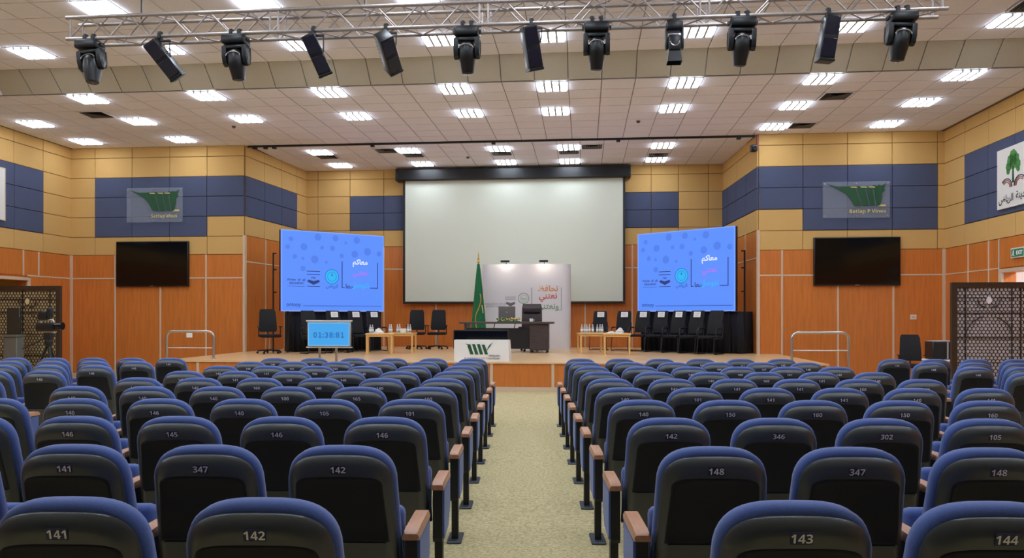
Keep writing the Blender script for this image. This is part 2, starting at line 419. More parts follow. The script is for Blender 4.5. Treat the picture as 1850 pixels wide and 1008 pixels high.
for c in cand:
    u, v, z, a, b, t = c
    if id(c) in single:
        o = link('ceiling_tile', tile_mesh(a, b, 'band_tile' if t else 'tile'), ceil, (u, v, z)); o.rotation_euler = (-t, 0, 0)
    else:
        q = MB().box(-a/2, a/2, -b/2, b/2, -0.012, 0.0).xf(Matrix.Translation((u, v, z)) @ Matrix.Rotation(-t, 4, 'X')); rest.add(q.v, q.f)
rt = rest.build('ceiling_tile_field', 'tile', ceil, smooth=False); rt['kind'] = 'stuff'

# luminaires
frame_m = MB(); a = 0.325; b_ = 0.305; DROP = -0.034  # diffusers hang below the ceiling so their sides add light to the tiles
def edge_frame(q):
    for x0, x1 in ((-a, -a + .02), (a - .02, a)): q.box(x0, x1, -b_, b_, -0.006, 0.01)
    for y0, y1 in ((-b_, -b_ + .02), (b_ - .02, b_)): q.box(-a + .02, a - .02, y0, y1, -0.006, 0.01)
    return q
edge_frame(frame_m); sw = (2*a - .044) / 4
for k in (1, 2, 3): frame_m.box(-a + .022 + sw*k - .021, -a + .022 + sw*k + .021, -b_ + .022, b_ - .022, DROP - .002, 0.01)
frame_me = frame_m.mesh('frame', 'lamp_frame', smooth=False)
diff_me = MB().box(-sw/2 + .0215, sw/2 - .0215, -b_ + .024, b_ - .024, DROP, 0.006).mesh('diffuser', 'lamp', smooth=False)
wide_me = MB().box(-a + .024, a - .024, -b_ + .024, b_ - .024, DROP, 0.006).mesh('diffuser', 'lamp', smooth=False)
frame0_me = edge_frame(MB()).mesh('frame', 'lamp_frame', smooth=False)
def lamp(u, v, z, label, grp, seen=True):
    t = thing('ceiling_light', label, 'ceiling light', W(u, v, z), RZ, grp)
    if seen:
        link('frame', frame_me, t)
        for k in range(4): link('diffuser', diff_me, t, (-a + .022 + sw*(k + .5), 0, 0))
    else: link('frame', frame0_me, t); link('diffuser', wide_me, t)
rowname = {('up', 1): 'in the row just behind the truss', ('low', 0): 'in the row right after the ceiling step', ('low', 3): 'in the second row after the ceiling step',
           ('low', 6): 'in the row beside the stage opening', ('st', 1): 'in the front row above the stage', ('st', 4): 'in the rear row above the stage'}
byrow = {}
for c in sorted(lampcells): byrow.setdefault(c[:2], []).append(c[2])
for (kd, r), ns in byrow.items():
    for i, n in enumerate(sorted(ns)):
        u, v, z = (cellu(n), low_v(r), CZ) if kd == 'low' else (cellu(n), up_v(r), CU) if kd == 'up' else (su(n), 20.57 + TV*(r + .5), CZ)
        if kd == 'up' and r > 2:
            lamp(u, v, z, 'square ceiling light above the seats, %s from left in overhead row %s' % (ORD[i], ORD[(r - 4)//3]), 'ceiling lights over the seats', False)
        else:
            lamp(u, v, z, 'lit square ceiling light, %s from left %s' % (ORD[i], rowname[(kd, r)]), 'ceiling lights in view')
# vents: four way diffusers of nested louvres
vent_f = MB()
for x0, x1, y0, y1 in ((-.31, -.28, -.3, .3), (.28, .31, -.3, .3), (-.28, .28, -.3, -.27), (-.28, .28, .27, .3)): vent_f.box(x0, x1, y0, y1, -.012, .01)
vf = vent_f.mesh('frame', 'tile', smooth=False); vb_ = MB().box(-.28, .28, -.27, .27, .004, .012).mesh('backing', 'vent_dark', smooth=False)
lv = []
for k in range(4):
    s0, s1 = .26 - .06*k, .225 - .06*k; q = MB()
    q.loft([[(-s0, -s0, -.014), (s0, -s0, -.014), (s0, s0, -.014), (-s0, s0, -.014)], [(-s1, -s1, .004), (s1, -s1, .004), (s1, s1, .004), (-s1, s1, .004)]], False, False)
    lv.append(q.mesh('louvre', 'vent', smooth=False))
vl = {('low', 2, -13): 'dark square air vent left of centre past the ceiling step', ('low', 2, 12): 'dark square air vent right of centre past the ceiling step',
      ('low', 6, 12): 'dark air vent near the right stage corner', ('low', 1, -20): 'dark air vent by the left wall', ('up', 2, -13): 'dark air vent beside the left end of the truss',
      ('up', 2, 15): 'dark air vent right of the truss'}
stl = {(1, 4): 'slatted air vent right of the screen housing', (1, -5): 'slatted air vent in stage ceiling left of centre', (2, -8): 'air vent by the left return wall of stage',
       (2, 0): 'air vent above the middle of the big screen', (2, 3): 'air vent behind the front stage lights, right of middle', (2, -4): 'air vent behind the front stage lights, left of middle', (3, 7): 'air vent by the right return wall of stage'}
for c in sorted(ventcells):
    kd, r, n = c
    if c == ('low', 1, -20): continue
    u, v, z = (cellu(n), low_v(r), CZ) if kd == 'low' else (cellu(n), up_v(r), CU) if kd == 'up' else (su(n), 20.57 + TV*(r + .5), CZ)
    t = thing('ceiling_vent', vl.get(c) or stl[(r, n)], 'air vent', W(u, v, z), RZ, 'ceiling air vents')
    link('frame', vf, t); link('backing', vb_, t)
    for q in lv: link('louvre', q, t)
# dark curtain track across the mouth of the stage, with its brackets
t = thing('curtain_track', 'thin dark track along the ceiling at the stage opening', 'track', W(-2.4, 20.56, CZ), RZ)
MB().box(-6.8, 6.8, -.03, .03, -.05, 0).build('rail', 'black_metal', t, smooth=False)
for x in (-6.6, -6.3, -6.05, -3.3, 0, 3.3, 6.4): MB().box(x - .05, x + .05, -.05, .05, -.1, -.05).build('bracket', 'black_metal', t, smooth=False)
t = thing('wall_camera', 'small dark camera on a bracket at the right stage corner', 'camera', W(4.36, 20.40, 5.78), RZ)
MB().bbox(-.1, .06, -.09, .07, -.06, .12, .03).build('camera_body', 'black_plastic', t); MB().tube([(-.02, -.15, .02), (-.02, -.05, .02)], .05, 12).build('lens', 'black_gloss', t)
MB().box(.06, .1, -.04, .06, 0, .38).build('bracket', 'red_box', t, smooth=False)
for (u, v, lb) in ((-3.4, 22.6, 'small ceiling sensor above the stage'), (1.3, 18.8, 'small ceiling sensor right of middle in the hall ceiling'), (-8.6, 18.4, 'small ceiling sensor left in the hall ceiling')):
    tag(MB().lathe([(.05, 0), (.05, -.02), (.02, -.05)], 12).build('ceiling_sensor', 'vent', None, W(u, v, CZ), RZ), lb, 'sensor')

# stage ------------------------------------------------------------
SL, SR = -9.25, 4.95
m = MB().box(SL, SR, VS, VF, FZ - .05, SZ - .03).box(-9.3, 4.6, VF, VB + .1, FZ - .05, SZ - .03)
stage = struct(m.build('stage', 'wood', rz=RZ, smooth=False), 'raised stage with pale floor and wood panel front')
MB().box(SL - .03, SR + .03, VS - .05, VF - .001, SZ - .03, SZ).box(-9.25, 4.46, VF - .001, VB, SZ - .03, SZ).build('floor_boards', 'stage_floor', stage, smooth=False)
px0 = -1.95
cols = [px0 + 1.30*k for k in range(-6, 6)]; cols = [SL] + [c for c in cols if SL + .2 < c < SR - .2] + [SR]
for a0, b0 in zip(cols, cols[1:]):
    MB().bbox(a0 + .03, b0 - .03, VS - .02, VS, FZ + .09, SZ - .035, .005, 1).build('wood_panel', 'wood', stage, smooth=False)
for c in cols: MB().box(c - .03, c + .03, VS - .028, VS, FZ + .09, SZ - .03).build('trim_strip', 'strip', stage, smooth=False)
MB().box(SL, SR, VS - .035, VS, FZ, FZ + .09).build('baseboard', 'strip', stage, smooth=False)
# steps at both ends
st = struct(MB().box(SR, SR + .34, VS + .15, VS + 1.6, FZ - .05, SZ - .17).box(SR + .34, SR + .68, VS + .15, VS + 1.6, FZ - .05, SZ - .37).build('stair_right', 'stage_floor', rz=RZ, smooth=False), 'pale wooden steps at the right end of the stage')
st = struct(MB().box(SL - .34, SL, VS + .15, VS + 1.6, FZ - .05, SZ - .17).box(SL - .68, SL - .34, VS + .15, VS + 1.6, FZ - .05, SZ - .37).build('stair_left', 'stage_floor', rz=RZ, smooth=False), 'pale wooden steps at the left end of the stage')
def handrail(u, v, w_, top, base0, base1, label, plate=False):
    t = thing('handrail', label, 'handrail', W(u, v, 0), RZ)
    pts = [(-w_/2, 0, base0)]
    for k in range(7):
        a = math.pi - k*math.pi/12; pts.append((-w_/2 + .14 + .14*math.cos(a), 0, top - .14 + .14*math.sin(a)))
    for k in range(7):
        a = math.pi/2 - k*math.pi/12; pts.append((w_/2 - .14 + .14*math.cos(a), 0, top - .14 + .14*math.sin(a)))
    pts.append((w_/2, 0, base1))
    MB().tube(pts, .028, 10).build('tube', 'steel', t)
    MB().tube([(-w_/2, 0, top - .38), (w_/2, 0, top - .38)], .012, 8).build('middle_bar', 'steel', t)
    for x, z in ((-w_/2, base0), (w_/2, base1)): MB().lathe([(.06, 0), (.06, .012), (.03, .02)], 14, (x, 0, z)).build('foot_flange', 'steel', t)
    if plate: MB().box(-.07, .07, -.035, -.03, top - .14, top - .04).build('plate', 'paper', t, smooth=False)
handrail(SL + .28, VS + .62, 1.12, 1.16, SZ - .37, SZ, 'chrome handrail with small white plate at the left stage steps', True)
handrail(SR + .02, VS + .55, 1.16, 1.16, SZ, SZ - .37, 'chrome handrail at the right stage steps')

# ================================================================== SEATS
PITCH = 0.57; ROWP = 0.98; SRZ = -R(1.06)
ALPHA = R(13); SB = (0.10, 0.36)                       # base of the reclined back: y, z
def back_pt(x, s, d): return (x, SB[0] - s*math.sin(ALPHA) + d*math.cos(ALPHA), SB[1] + s*math.cos(ALPHA) + d*math.sin(ALPHA))
def outline(i, hb, ht, top, bot, rb, ex):
    """flat sided shape with a softly domed top, i = inset; (x, s) going up the left, over and down the right"""
    hb -= i; ht -= i; top -= i; bot += i; rb = max(rb - i*.5, .008); sc = top - rb; L = []
    for k in range(4): L.append((-(hb + (ht - hb)*k/4), bot + (sc - bot)*k/4))
    for k in range(11):
        a = math.pi/2 * (k/11)**.85
        L.append((-ht*math.cos(a)**(2/ex), sc + rb*math.sin(a)**(2/ex)))
    return L + [(0, top)] + [(-x, s) for x, s in reversed(L)]
def ringo(d, i, spec): return [back_pt(x, s, d) for x, s in outline(i, *spec)]
CUSH = (.247, .232, .630, .02, .20, 3.1)
SHEL = (.238, .219, .608, .0, .17, 3.3)
RECS = (.196, .178, .522, .235, .07, 4.5)
cush = MB().loft([ringo(0, .02, CUSH), ringo(.012, .004, CUSH), ringo(.035, 0, CUSH), ringo(.062, .004, CUSH), ringo(.082, .02, CUSH), ringo(.092, .05, CUSH), ringo(.094, .10, CUSH)]).mesh('backrest', 'seat_blue', angle=60)
shell = MB().loft([ringo(.02, .012, SHEL), ringo(.0, 0, SHEL), ringo(-.006, .003, SHEL), ringo(-.015, .010, SHEL), ringo(-.025, .020, SHEL), ringo(-.033, .031, SHEL), ringo(-.0385, .045, SHEL), ringo(-.039, .055, SHEL)], True, True).mesh('back_shell', 'shell', angle=60)
# the sunk dark field sits in a raised bead on the shell
bead = MB().loft([ringo(-.0385, -.004, RECS), ringo(-.0425, .0, RECS), ringo(-.0425, .006, RECS), ringo(-.0393, .010, RECS)]).mesh('back_panel', 'shell_panel', angle=50)
lowp = MB().box(-.19, .19, 0, .004, 0, .004)
ledge = MB().loft([[back_pt(x, .222, -.037), back_pt(x, .222, -.046), back_pt(x, .230, -.046), back_pt(x, .230, -.037)] for x in (-.185, .185)]).mesh('panel_ledge', 'shell', smooth=False)
pan = MB().bbox(-.225, .225, -.05, .05, 0, .30, .035, 3).xf(Matrix.Translation((0, .245, .37)) @ Matrix.Rotation(R(-6), 4, 'X')).mesh('seat_cushion', 'seat_blue')
capm = MB().loft([[(x, y, z) for x, z in ((-.036 + i, .578), (.036 - i, .578), (.036 - i*.2, .59), (.036 - i*.2 - .004, .612 - dz), (.030 - i, .617 - dz), (-.030 + i, .617 - dz), (-.036 + i*.2 + .004, .612 - dz), (-.036 + i*.2, .59))]
                  for y, i, dz in ((.03, .006, .012), (.045, .0, .004), (.12, .0, .0), (.36, 0, .0), (.405, 0, .004), (.425, .008, .014))]).mesh('armrest', 'arm_wood', angle=30)
post = MB().sideprism([(.045, .578), (.40, .578), (.40, .42), (.30, .30), (.06, .285), (.045, .31)], -.026, .026)
post.box(-.022, .022, .10, .17, .0, .30); post_me = post.mesh('support', 'black_metal', smooth=False)
foot_me = MB().bbox(-.05, .05, .03, .27, 0, .018, .006, 1).mesh('foot_plate', 'foot_metal', smooth=False)
side_me = {s: MB().loft([[(s*.026, y, z) for y, z in P] for P in [[(.06, .572), (.40, .572), (.40, .41), (.31, .31), (.075, .295), (.06, .31)]]] + [[(s*.036, y, z) for y, z in [(.065, .568), (.395, .568), (.395, .415), (.305, .316), (.08, .301), (.065, .316)]]]).mesh('side_panel', 'seat_blue', smooth=False) for s in (-1, 1)}
plate_me = MB().bbox(-.032, .032, -.0015, .0015, -.019, .019, .001, 1).mesh('number_plate', 'plate_navy', smooth=False)
NUM = {}
def numeral(s):
    if s not in NUM: NUM[s] = text_mesh(sans(s), .038, 'white_print', y=-.0022)
    return NUM[s]
def seat_proto(arms):
    """arms: list of (side, has blue side panel)"""
    t = thing('auditorium_seat', 'x', 'seat')
    link('seat_cushion', pan, t); link('backrest', cush, t); sh = link('back_shell', shell, t); link('back_panel', bead, sh); link('panel_ledge', ledge, sh)
    p = link('number_plate', plate_me, t, back_pt(0, .558, -.0405)); p.rotation_euler = (ALPHA, 0, 0)
    for s, blue in arms:
        x = s * PITCH / 2
        link('armrest', capm, t, (x, 0, 0)); q = link('support', post_me, t, (x, 0, 0)); link('foot_plate', foot_me, q)
        if blue: link('side_panel', side_me[s], q)
    return t
protos = {}
for blk, s in (('left', 1), ('right', -1)):              # s: the side of the centre aisle
    protos[blk, 'aisle'] = [(s, True), (-s, False)]; protos[blk, 'mid'] = [(-s, False)]; protos[blk, 'end'] = [(-s, True)]
    protos[blk, 'outer first'] = [(s, True), (-s, False)]
built = {}
NUMS = {('left', 0): '142 141 141', ('right', 0): '143 144 145', ('left', 1): '142 347 141 140', ('right', 1): '148 347 148 149',
        ('left', 2): '146 146 145 146 140', ('right', 2): '142 346 302 105 106', ('left', 3): '101 105 140 146 140 141', ('right', 3): '140 150 160 150 160 161',
        ('left', 4): '160 165 100 140 140 140', ('right', 4): '140 101 141 141 140 141', ('left', 5): '140 140 160 160 140 140', ('right', 5): '141 141 141 141 160 160'}
ROWN = ['nearest row', 'second row', 'third row', 'fourth row', 'fifth row', 'sixth row', 'seventh row', 'eighth row', 'ninth row', 'row nearest the stage']
def seat(blk, kind, a, r, num, label, group):
    key = (blk, 'mid' if kind == 'outer' else kind)
    if key not in built: built[key] = t = seat_proto(protos[key])
    else: t = copy_tree(built[key])
    d = 2.17 + ROWP * r + .09
    x = a * math.cos(SRZ) - d * math.sin(SRZ); y = a * math.sin(SRZ) + d * math.cos(SRZ)
    t.location = (x, y, floor_z(x*SN + (y + .15)*CS)); t.rotation_euler = (0, 0, SRZ)
    t['label'] = label; t['group'] = group
    for c in list(t.children):
        if c.name.split('.')[0] == 'number_plate':
            for q in list(c.children): bpy.data.objects.remove(q)
            link('numeral', numeral(num), c)
vcount = {0: 3, 1: 4, 2: 5}
for blk, s in (('left', -1), ('right', 1)):
    for r in range(10):
        nums = NUMS.get((blk, r), '140 141 140 160 141 140').split()
        for k in range(vcount.get(r, 6)):
            kind = 'aisle' if k == 0 else 'end' if k == 5 else 'mid'
            lab = 'blue seat %s in the %s, %s from the centre aisle, %s block' % (nums[k], ROWN[r], ORD[k], blk)
            seat(blk, kind, s * (0.775 + PITCH * k), r, nums[k], lab, 'blue seats of the %s centre block' % blk)
    for r in range(5, 10):
        for k in range(6):
            a = (5.13 if s < 0 else 5.22) + PITCH * k; d = 2.26 + ROWP * r
            if a > d * .70 + .3: continue
            lab = 'blue seat in the %s, %s from the side aisle, far %s block' % (ROWN[r], ORD[k], blk)
            seat(blk, 'outer first' if k == 0 else 'outer', s * a, r, '140', lab, 'blue seats of the far %s block' % blk)

# ================================================================== TRUSS AND STAGE LIGHTS
VT, ZT0, ZT1 = 10.5, 5.49, 5.80
tr = thing('lighting_truss', 'silver box truss with stage lights hung across the ceiling', 'truss', W(-1.36, VT, ZT0), RZ)
TL = 12.0; hh = ZT1 - ZT0; dd = .29
chord = MB().tube([(-TL/2 - .05, 0, 0), (TL/2 + .05, 0, 0)], .026, 10).mesh('chord', 'aluminium')
for y in (0, dd):
    for z in (0, hh): link('chord', chord, tr, (0, y, z))
nb = 40; st_ = TL / nb
br = {}
for k in range(nb):
    up = k % 2 == 0
    for nm, y in (('f', 0), ('b', dd)):
        kk = ('v', up)
        if kk not in br: br[kk] = MB().tube([(-st_/2, 0, 0 if up else hh), (st_/2, 0, hh if up else 0)], .011, 6, False).mesh('brace', 'aluminium')
        link('brace', br[kk], tr, (-TL/2 + st_*(k + .5), y, 0))
    for z in (0, hh):
        kk = ('h', up)
        if kk not in br: br[kk] = MB().tube([(-st_/2, 0 if up else dd, 0), (st_/2, dd if up else 0, 0)], .011, 6, False).mesh('brace', 'aluminium')
        link('brace', br[kk], tr, (-TL/2 + st_*(k + .5), 0, z))
vert = MB().tube([(0, 0, 0), (0, 0, hh)], .015, 6, False).mesh('end_post', 'aluminium')
for x in (-TL/2 + .02, -3.02, -2.9, -.06, .06, 2.9, 3.02, TL/2 - .02):
    for y in (0, dd): link('end_post', vert, tr, (x, y, 0))
hang = MB().tube([(0, dd/2, hh), (0, dd/2, CU - ZT0)], .012, 6).mesh('hanger', 'black_metal')
for x in (-5, -1.7, 1.7, 5): link('hanger', hang, tr, (x, 0, 0))
clampm = MB().tube([(0, 0, -.045), (0, 0, .0)], .022, 8).box(-.022, .022, -.045, .045, -.02, .05).lathe([(.035, .05), (.035, .075), (.015, .085)], 8).mesh('clamp', 'black_metal')
basem = MB().bbox(-.17, .17, -.13, .13, -.17, -.04, .035, 2).box(-.195, -.165, -.04, .04, -.12, -.08).box(.165, .195, -.04, .04, -.12, -.08).mesh('base', 'light_body')
def yoke_mesh():
    q = MB().bbox(-.16, .16, -.075, .075, -.235, -.17, .02, 2)
    for s in (-1, 1):
        P = [(-.085, -.19), (.085, -.19), (.09, -.34), (.06, -.44), (0, -.47), (-.06, -.44), (-.09, -.34)]
        q.loft([[(s*(.165 - dx), y*sc, -.33 + (z + .33)*sc) for y, z in P] for dx, sc in ((.0, .8), (-.012, .95), (.015, 1), (.05, .95))])
    return q
yokem = yoke_mesh().mesh('yoke', 'light_body')
headm = MB().loft([[(rx*math.cos(2*math.pi*k/18), ry*math.sin(2*math.pi*k/18), z) for k in range(18)] for rx, ry, z in
                   ((.05, .05, .13), (.09, .10, .11), (.115, .13, .04), (.12, .14, -.05), (.112, .13, -.13), (.095, .105, -.22), (.085, .09, -.285), (.075, .08, -.29))]).mesh('head', 'light_body', angle=50)
lensm = MB().lathe([(.07, -.291), (.06, -.298), (.03, -.304)], 18).mesh('lens', 'lens')
trimm = MB().tube([(.10*math.cos(a), -.108, .035 + .055*math.sin(a)) for a in [k*math.pi/8 for k in range(9)]], .007, 6).mesh('trim_ring', 'steel')
def moving_head(u, label, tilt, roll):
    t = thing('moving_head_light', label, 'stage light', W(u, VT, ZT0), RZ, 'moving head lights on the truss')
    for x in (-.06, .06): link('clamp', clampm, t, (x, 0, -.02))
    link('base', basem, t); y = link('yoke', yokem, t); y.rotation_euler = (0, R(roll), 0)
    h = link('head', headm, t, (math.sin(R(-roll))*.36, 0, -.36*math.cos(R(roll)))); h.rotation_euler = (R(tilt), R(roll), 0)
    link('lens', lensm, h); link('trim_ring', trimm, h)
boxm = MB().bbox(-.085, .085, -.10, .10, -.24, .24, .014, 2).mesh('housing', 'light_body')
boxl = MB().bbox(-.075, .075, -.106, -.10, -.22, -.02, .004, 1).bbox(-.075, .075, -.106, -.10, .02, .22, .004, 1).mesh('light_panel', 'lens')
finm = MB()
for k in range(9): finm.box(-.08, .08, .10, .125, -.2 + .05*k, -.185 + .05*k)
finm = finm.mesh('cooling_fins', 'black_metal', smooth=False)
boxe = MB().bbox(-.09, .09, -.105, .105, -.27, -.235, .008, 1).mesh('end_cap', 'black_plastic')
def box_light(u, label, roll, pitch, yaw, dx=0.0):
    t = thing('panel_stage_light', label, 'stage light', W(u, VT, ZT0), RZ, 'box lights on the truss')
    link('clamp', clampm, t, (0, 0, -.02))
    c = Vector((dx, 0, -.33))
    MB().tube([(-.05, 0, -.07), (.14, 0, -.07), (.14, 0, -.2), c + Vector((.1, 0, .03))], .010, 6).box(-.06, .15, -.02, .02, -.085, -.06).build('bracket', 'black_metal', t)
    h = link('housing', boxm, t, c); h.rotation_euler = (R(pitch), R(-roll), R(yaw)); h.scale = (1.15, 1.15, 1.15)
    link('light_panel', boxl, h); link('cooling_fins', finm, h); link('end_cap', boxe, h)
MHL = 'black moving head light on the truss, '
moving_head(-7.05, MHL + 'first from left', -8, -6); moving_head(-4.88, MHL + 'second from left', 10, -2); moving_head(-1.59, MHL + 'third from left', 12, 0)
moving_head(.17, MHL + 'fourth from left', 14, 0); moving_head(2.09, MHL + 'fifth from left', 14, 2); moving_head(4.12, MHL + 'rightmost', 10, 4)
BXL = 'black box shaped stage light on the truss, '
box_light(-5.99, BXL + 'leftmost, strongly tilted', 33, 25, 0, .05); box_light(-3.75, BXL + 'second from left', 24, 20, 10, .04); box_light(-2.72, BXL + 'third from left, showing its purple panel', 30, 50, 20, 0.03)
box_light(-.71, BXL + 'right of middle, nearly upright', 13, 15, 15); box_light(3.19, BXL + 'rightmost, upright', -7, 8, 0)
# the small one with a square snoot
t = thing('small_stage_light', 'small black stage light with square snoot on the truss', 'stage light', W(1.20, VT, ZT0), RZ)
link('clamp', clampm, t, (0, 0, -.02)); MB().bbox(-.11, .11, -.1, .1, -.18, -.05, .03).build('base', 'light_body', t)
q = MB()
for s in (-1, 1): q.bbox(s*.105 - .018, s*.105 + .018, -.05, .05, -.42, -.14, .012)
q.build('yoke', 'light_body', t)
h = MB().bbox(-.085, .085, -.1, .1, -.46, -.24, .03).build('head', 'light_body', t)
MB().loft([[(sx*w_, sy*w_, z) for sx, sy in ((-1, -1), (1, -1), (1, 1), (-1, 1))] for w_, z in ((.075, -.45), (.095, -.60))], True, False).build('snoot', 'black_plastic', h, smooth=False)
MB().tube([(.06*math.cos(a), -.103, -.34 + .06*math.sin(a)) for a in [math.pi + k*math.pi/8 for k in range(9)]], .008, 6).build('trim_ring', 'steel', h)

# ================================================================== WALL MOUNTED THINGS
def television(u, z0, z1, w_, label):
    t = thing('television', label, 'television', W(u, VF - .05, z0), RZ); h = z1 - z0
    MB().bbox(-w_/2, w_/2, -.075, -.0, 0, h, .012, 2).build('housing', 'black_plastic', t)
    MB().box(-w_/2 + .025, w_/2 - .025, -.079, -.074, .035, h - .025).build('screen', 'black_gloss', t, smooth=False)
    MB().box(-.05, .05, -.08, -.074, .008, .02).build('badge', 'steel', t, smooth=False)
    MB().box(-.3, .3, 0, .045, h*.3, h*.7).build('wall_bracket', 'black_metal', t, smooth=False)
television(-11.87, 2.32, 3.57, 2.09, 'large black television on the front wall left of stage')
television(6.90, 2.28, 3.51, 2.12, 'large black television on the front wall right of stage')
def plume(t, y, sx, sz, cx, cz):
    """green plume of slanted blades"""
    def P(x, z): return (cx + x*sx, cz + z*sz)
    # wing sweeping in from the left, then slanting blades, then a ragged right tip
    bl = [[(-.46, .46), (-.30, .37), (-.06, .38), (-.01, .30), (.085, -.25), (-.03, -.25), (-.10, -.02), (-.17, .14), (-.26, .25), (-.37, .36)],
          [(-.035, .38), (.085, .38), (.14, .30), (.205, -.25), (.11, -.25), (.02, .28)],
          [(.11, .38), (.215, .38), (.265, .28), (.305, -.25), (.23, -.25), (.165, .28)],
          [(.24, .37), (.29, .42), (.33, .38), (.36, .43), (.40, .39), (.48, .46), (.44, .28), (.47, .27), (.41, .16), (.42, .05), (.40, -.10), (.385, -.25), (.33, -.25), (.29, .28)]]
    for q in bl: MB().prism([P(*p) for p in q], y - .012, y).build('logo_blade', 'green_print', t, smooth=False)
    for x0 in (-.10, .06, .19): MB().prism([P(x0, .365), P(x0 + .10, .365), P(x0 + .12, .33), P(x0 + .02, .335)], y - .016, y - .012).build('logo_highlight', 'gold_print', t, smooth=False)  # highlights on the blade tops, painted as thin gold bars
def acrylic_plate(u, zc, w_, h, txt, label, small):
    t = thing('acrylic_logo_plate', label, 'wall sign', W(u, VF - .05, zc), RZ)
    MB().box(-w_/2, w_/2, -.066, -.056, -h/2, h/2).build('plate', 'acrylic', t, smooth=False)
    for x in (-w_/2 + .05, 0, w_/2 - .05):
        for z in (-h/2 + .05, h/2 - .05): MB().tube([(x, -.075, z), (x, 0, z)], .016, 10).build('standoff', 'steel', t)
    plume(t, -.067, w_*.92, h*.85, .0, .04)
    o = link('lettering', text_mesh(sans(txt), .125, 'gold_print', y=0), t, (w_*.17, -.07, -h*.33))
    o = MB().box(w_*.33, w_*.44, -.072, -.068, -h*.19, -h*.14).build('logo_bar', 'gold_print', t, smooth=False)
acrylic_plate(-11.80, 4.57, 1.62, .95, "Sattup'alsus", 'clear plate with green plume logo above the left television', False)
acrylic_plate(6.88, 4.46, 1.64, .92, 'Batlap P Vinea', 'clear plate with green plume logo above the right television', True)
# white sign on the right wall: tree over arcs over lettering
t = thing('tree_sign', 'white sign with green tree and dark lettering on the right wall', 'wall sign', W(UR - .05, 17.20, 3.82), RZ - R(90))
MB().box(-.64, .64, -.05, 0, 0, 1.28).build('board', 'white_paint', t, smooth=False)
for (x, z, r) in ((0, 1.06, .13), (-.1, .98, .12), (.1, .98, .12), (-.17, .86, .10), (.17, .86, .10), (0, .92, .13), (-.19, .76, .06), (.19, .76, .06)):
    q = MB(); n = 14
    q.prism([(x + r*(1 + .12*(k % 2))*math.cos(2*math.pi*k/n), z + r*(1 + .12*(k % 2))*math.sin(2*math.pi*k/n)) for k in range(n)], -.056, -.05); q.build('tree_crown', 'leaf_green', t, smooth=False)
MB().prism([(-.02, .86), (.02, .86), (.035, .5), (-.035, .5)], -.058, -.05).build('tree_trunk', 'green_print', t, smooth=False)
for s in (-1, 1):
    for k, (r, mm) in enumerate(((.22, 'black_print'), (.18, 'maroon_print'), (.14, 'maroon_print'))):
        MB().tube([(s*(.26 - r*math.cos(a)), -.054, .42 + r*math.sin(a)*.9) for a in [j*math.pi*.75/10 for j in range(11)]], .010, 5).build('arc', mm, t)
link('lettering', text_mesh(arabic('مدينة') + '', .21, 'black_print', .004), t, (.33, -.054, .20))
link('lettering', text_mesh(arabic('الرياض'), .21, 'black_print', .004), t, (-.28, -.054, .18))
t = thing('plain_white_sign', 'white sign board on the blue band of the left wall', 'wall sign', W(UL + .05, 17.25, 3.88), RZ + R(90))
MB().box(-.64, .64, -.05, 0, 0, 1.26).build('board', 'white_paint', t, smooth=False)
MB().box(-.66, .66, -.055, -.03, -.02, 0).box(-.66, .66, -.055, -.03, 1.26, 1.28).box(-.66, -.64, -.055, -.03, 0, 1.26).box(.64, .66, -.055, -.03, 0, 1.26).build('frame', 'strip', t, smooth=False)
# exit sign
t = thing('exit_sign', 'small green exit sign above the right doorway', 'exit sign', W(UR - .03, 17.08, 2.73), RZ - R(90))
MB().bbox(-.26, .26, -.05, 0, 0, .21, .008, 1).build('case', 'white_paint', t, smooth=False); MB().box(-.235, .235, -.053, -.049, .022, .188).build('face', 'exit_green', t, smooth=False)
link('lettering', text_mesh(sans('EXIT'), .11, 'white_print', .002), t, (.08, -.055, .105))
MB().disc((-.15, .15), .018, -.0545).prism([(-.17, .13), (-.12, .13), (-.14, .08), (-.10, .04), (-.13, .035), (-.16, .075), (-.20, .04), (-.21, .055), (-.175, .09)], -.0555, -.0535).build('running_figure', 'white_print', t, smooth=False)
t = thing('wall_socket', 'small white socket plate on the wood panel under right television', 'socket', W(8.30, VF - .03, 1.48), RZ)
MB().bbox(-.075, .075, -.015, 0, -.06, .06, .005, 1).build('plate', 'white_paint', t, smooth=False); MB().box(-.05, .05, -.018, -.014, -.03, .03).build('insert', 'strip', t, smooth=False)

# big projection screen
t = thing('projection_screen', 'large pale projection screen with black housing on the back wall', 'projection screen', W(-2.22, VB - .05, 0), RZ)
hs = MB().bbox(-3.66, 3.62, -.38, -.02, 5.78, 6.12, .02, 1).build('housing', 'black_plastic', t)
for x in (-3.66, 3.62): MB().bbox(x - .03, x + .03, -.4, -.01, 5.76, 6.14, .01, 1).build('end_cap', 'black_plastic', hs)
MB().box(-3.42, 3.42, -.2, -.19, 1.95, 5.80).build('fabric', 'screen_fabric', t, smooth=False)
for x0, x1 in ((-3.49, -3.42), (3.42, 3.49)): MB().box(x0, x1, -.201, -.189, 1.95, 5.80).build('border', 'black_plastic', t, smooth=False)
MB().tube([(-3.49, -.195, 1.93), (3.49, -.195, 1.93)], .035, 10).build('weight_bar', 'black_plastic', t)
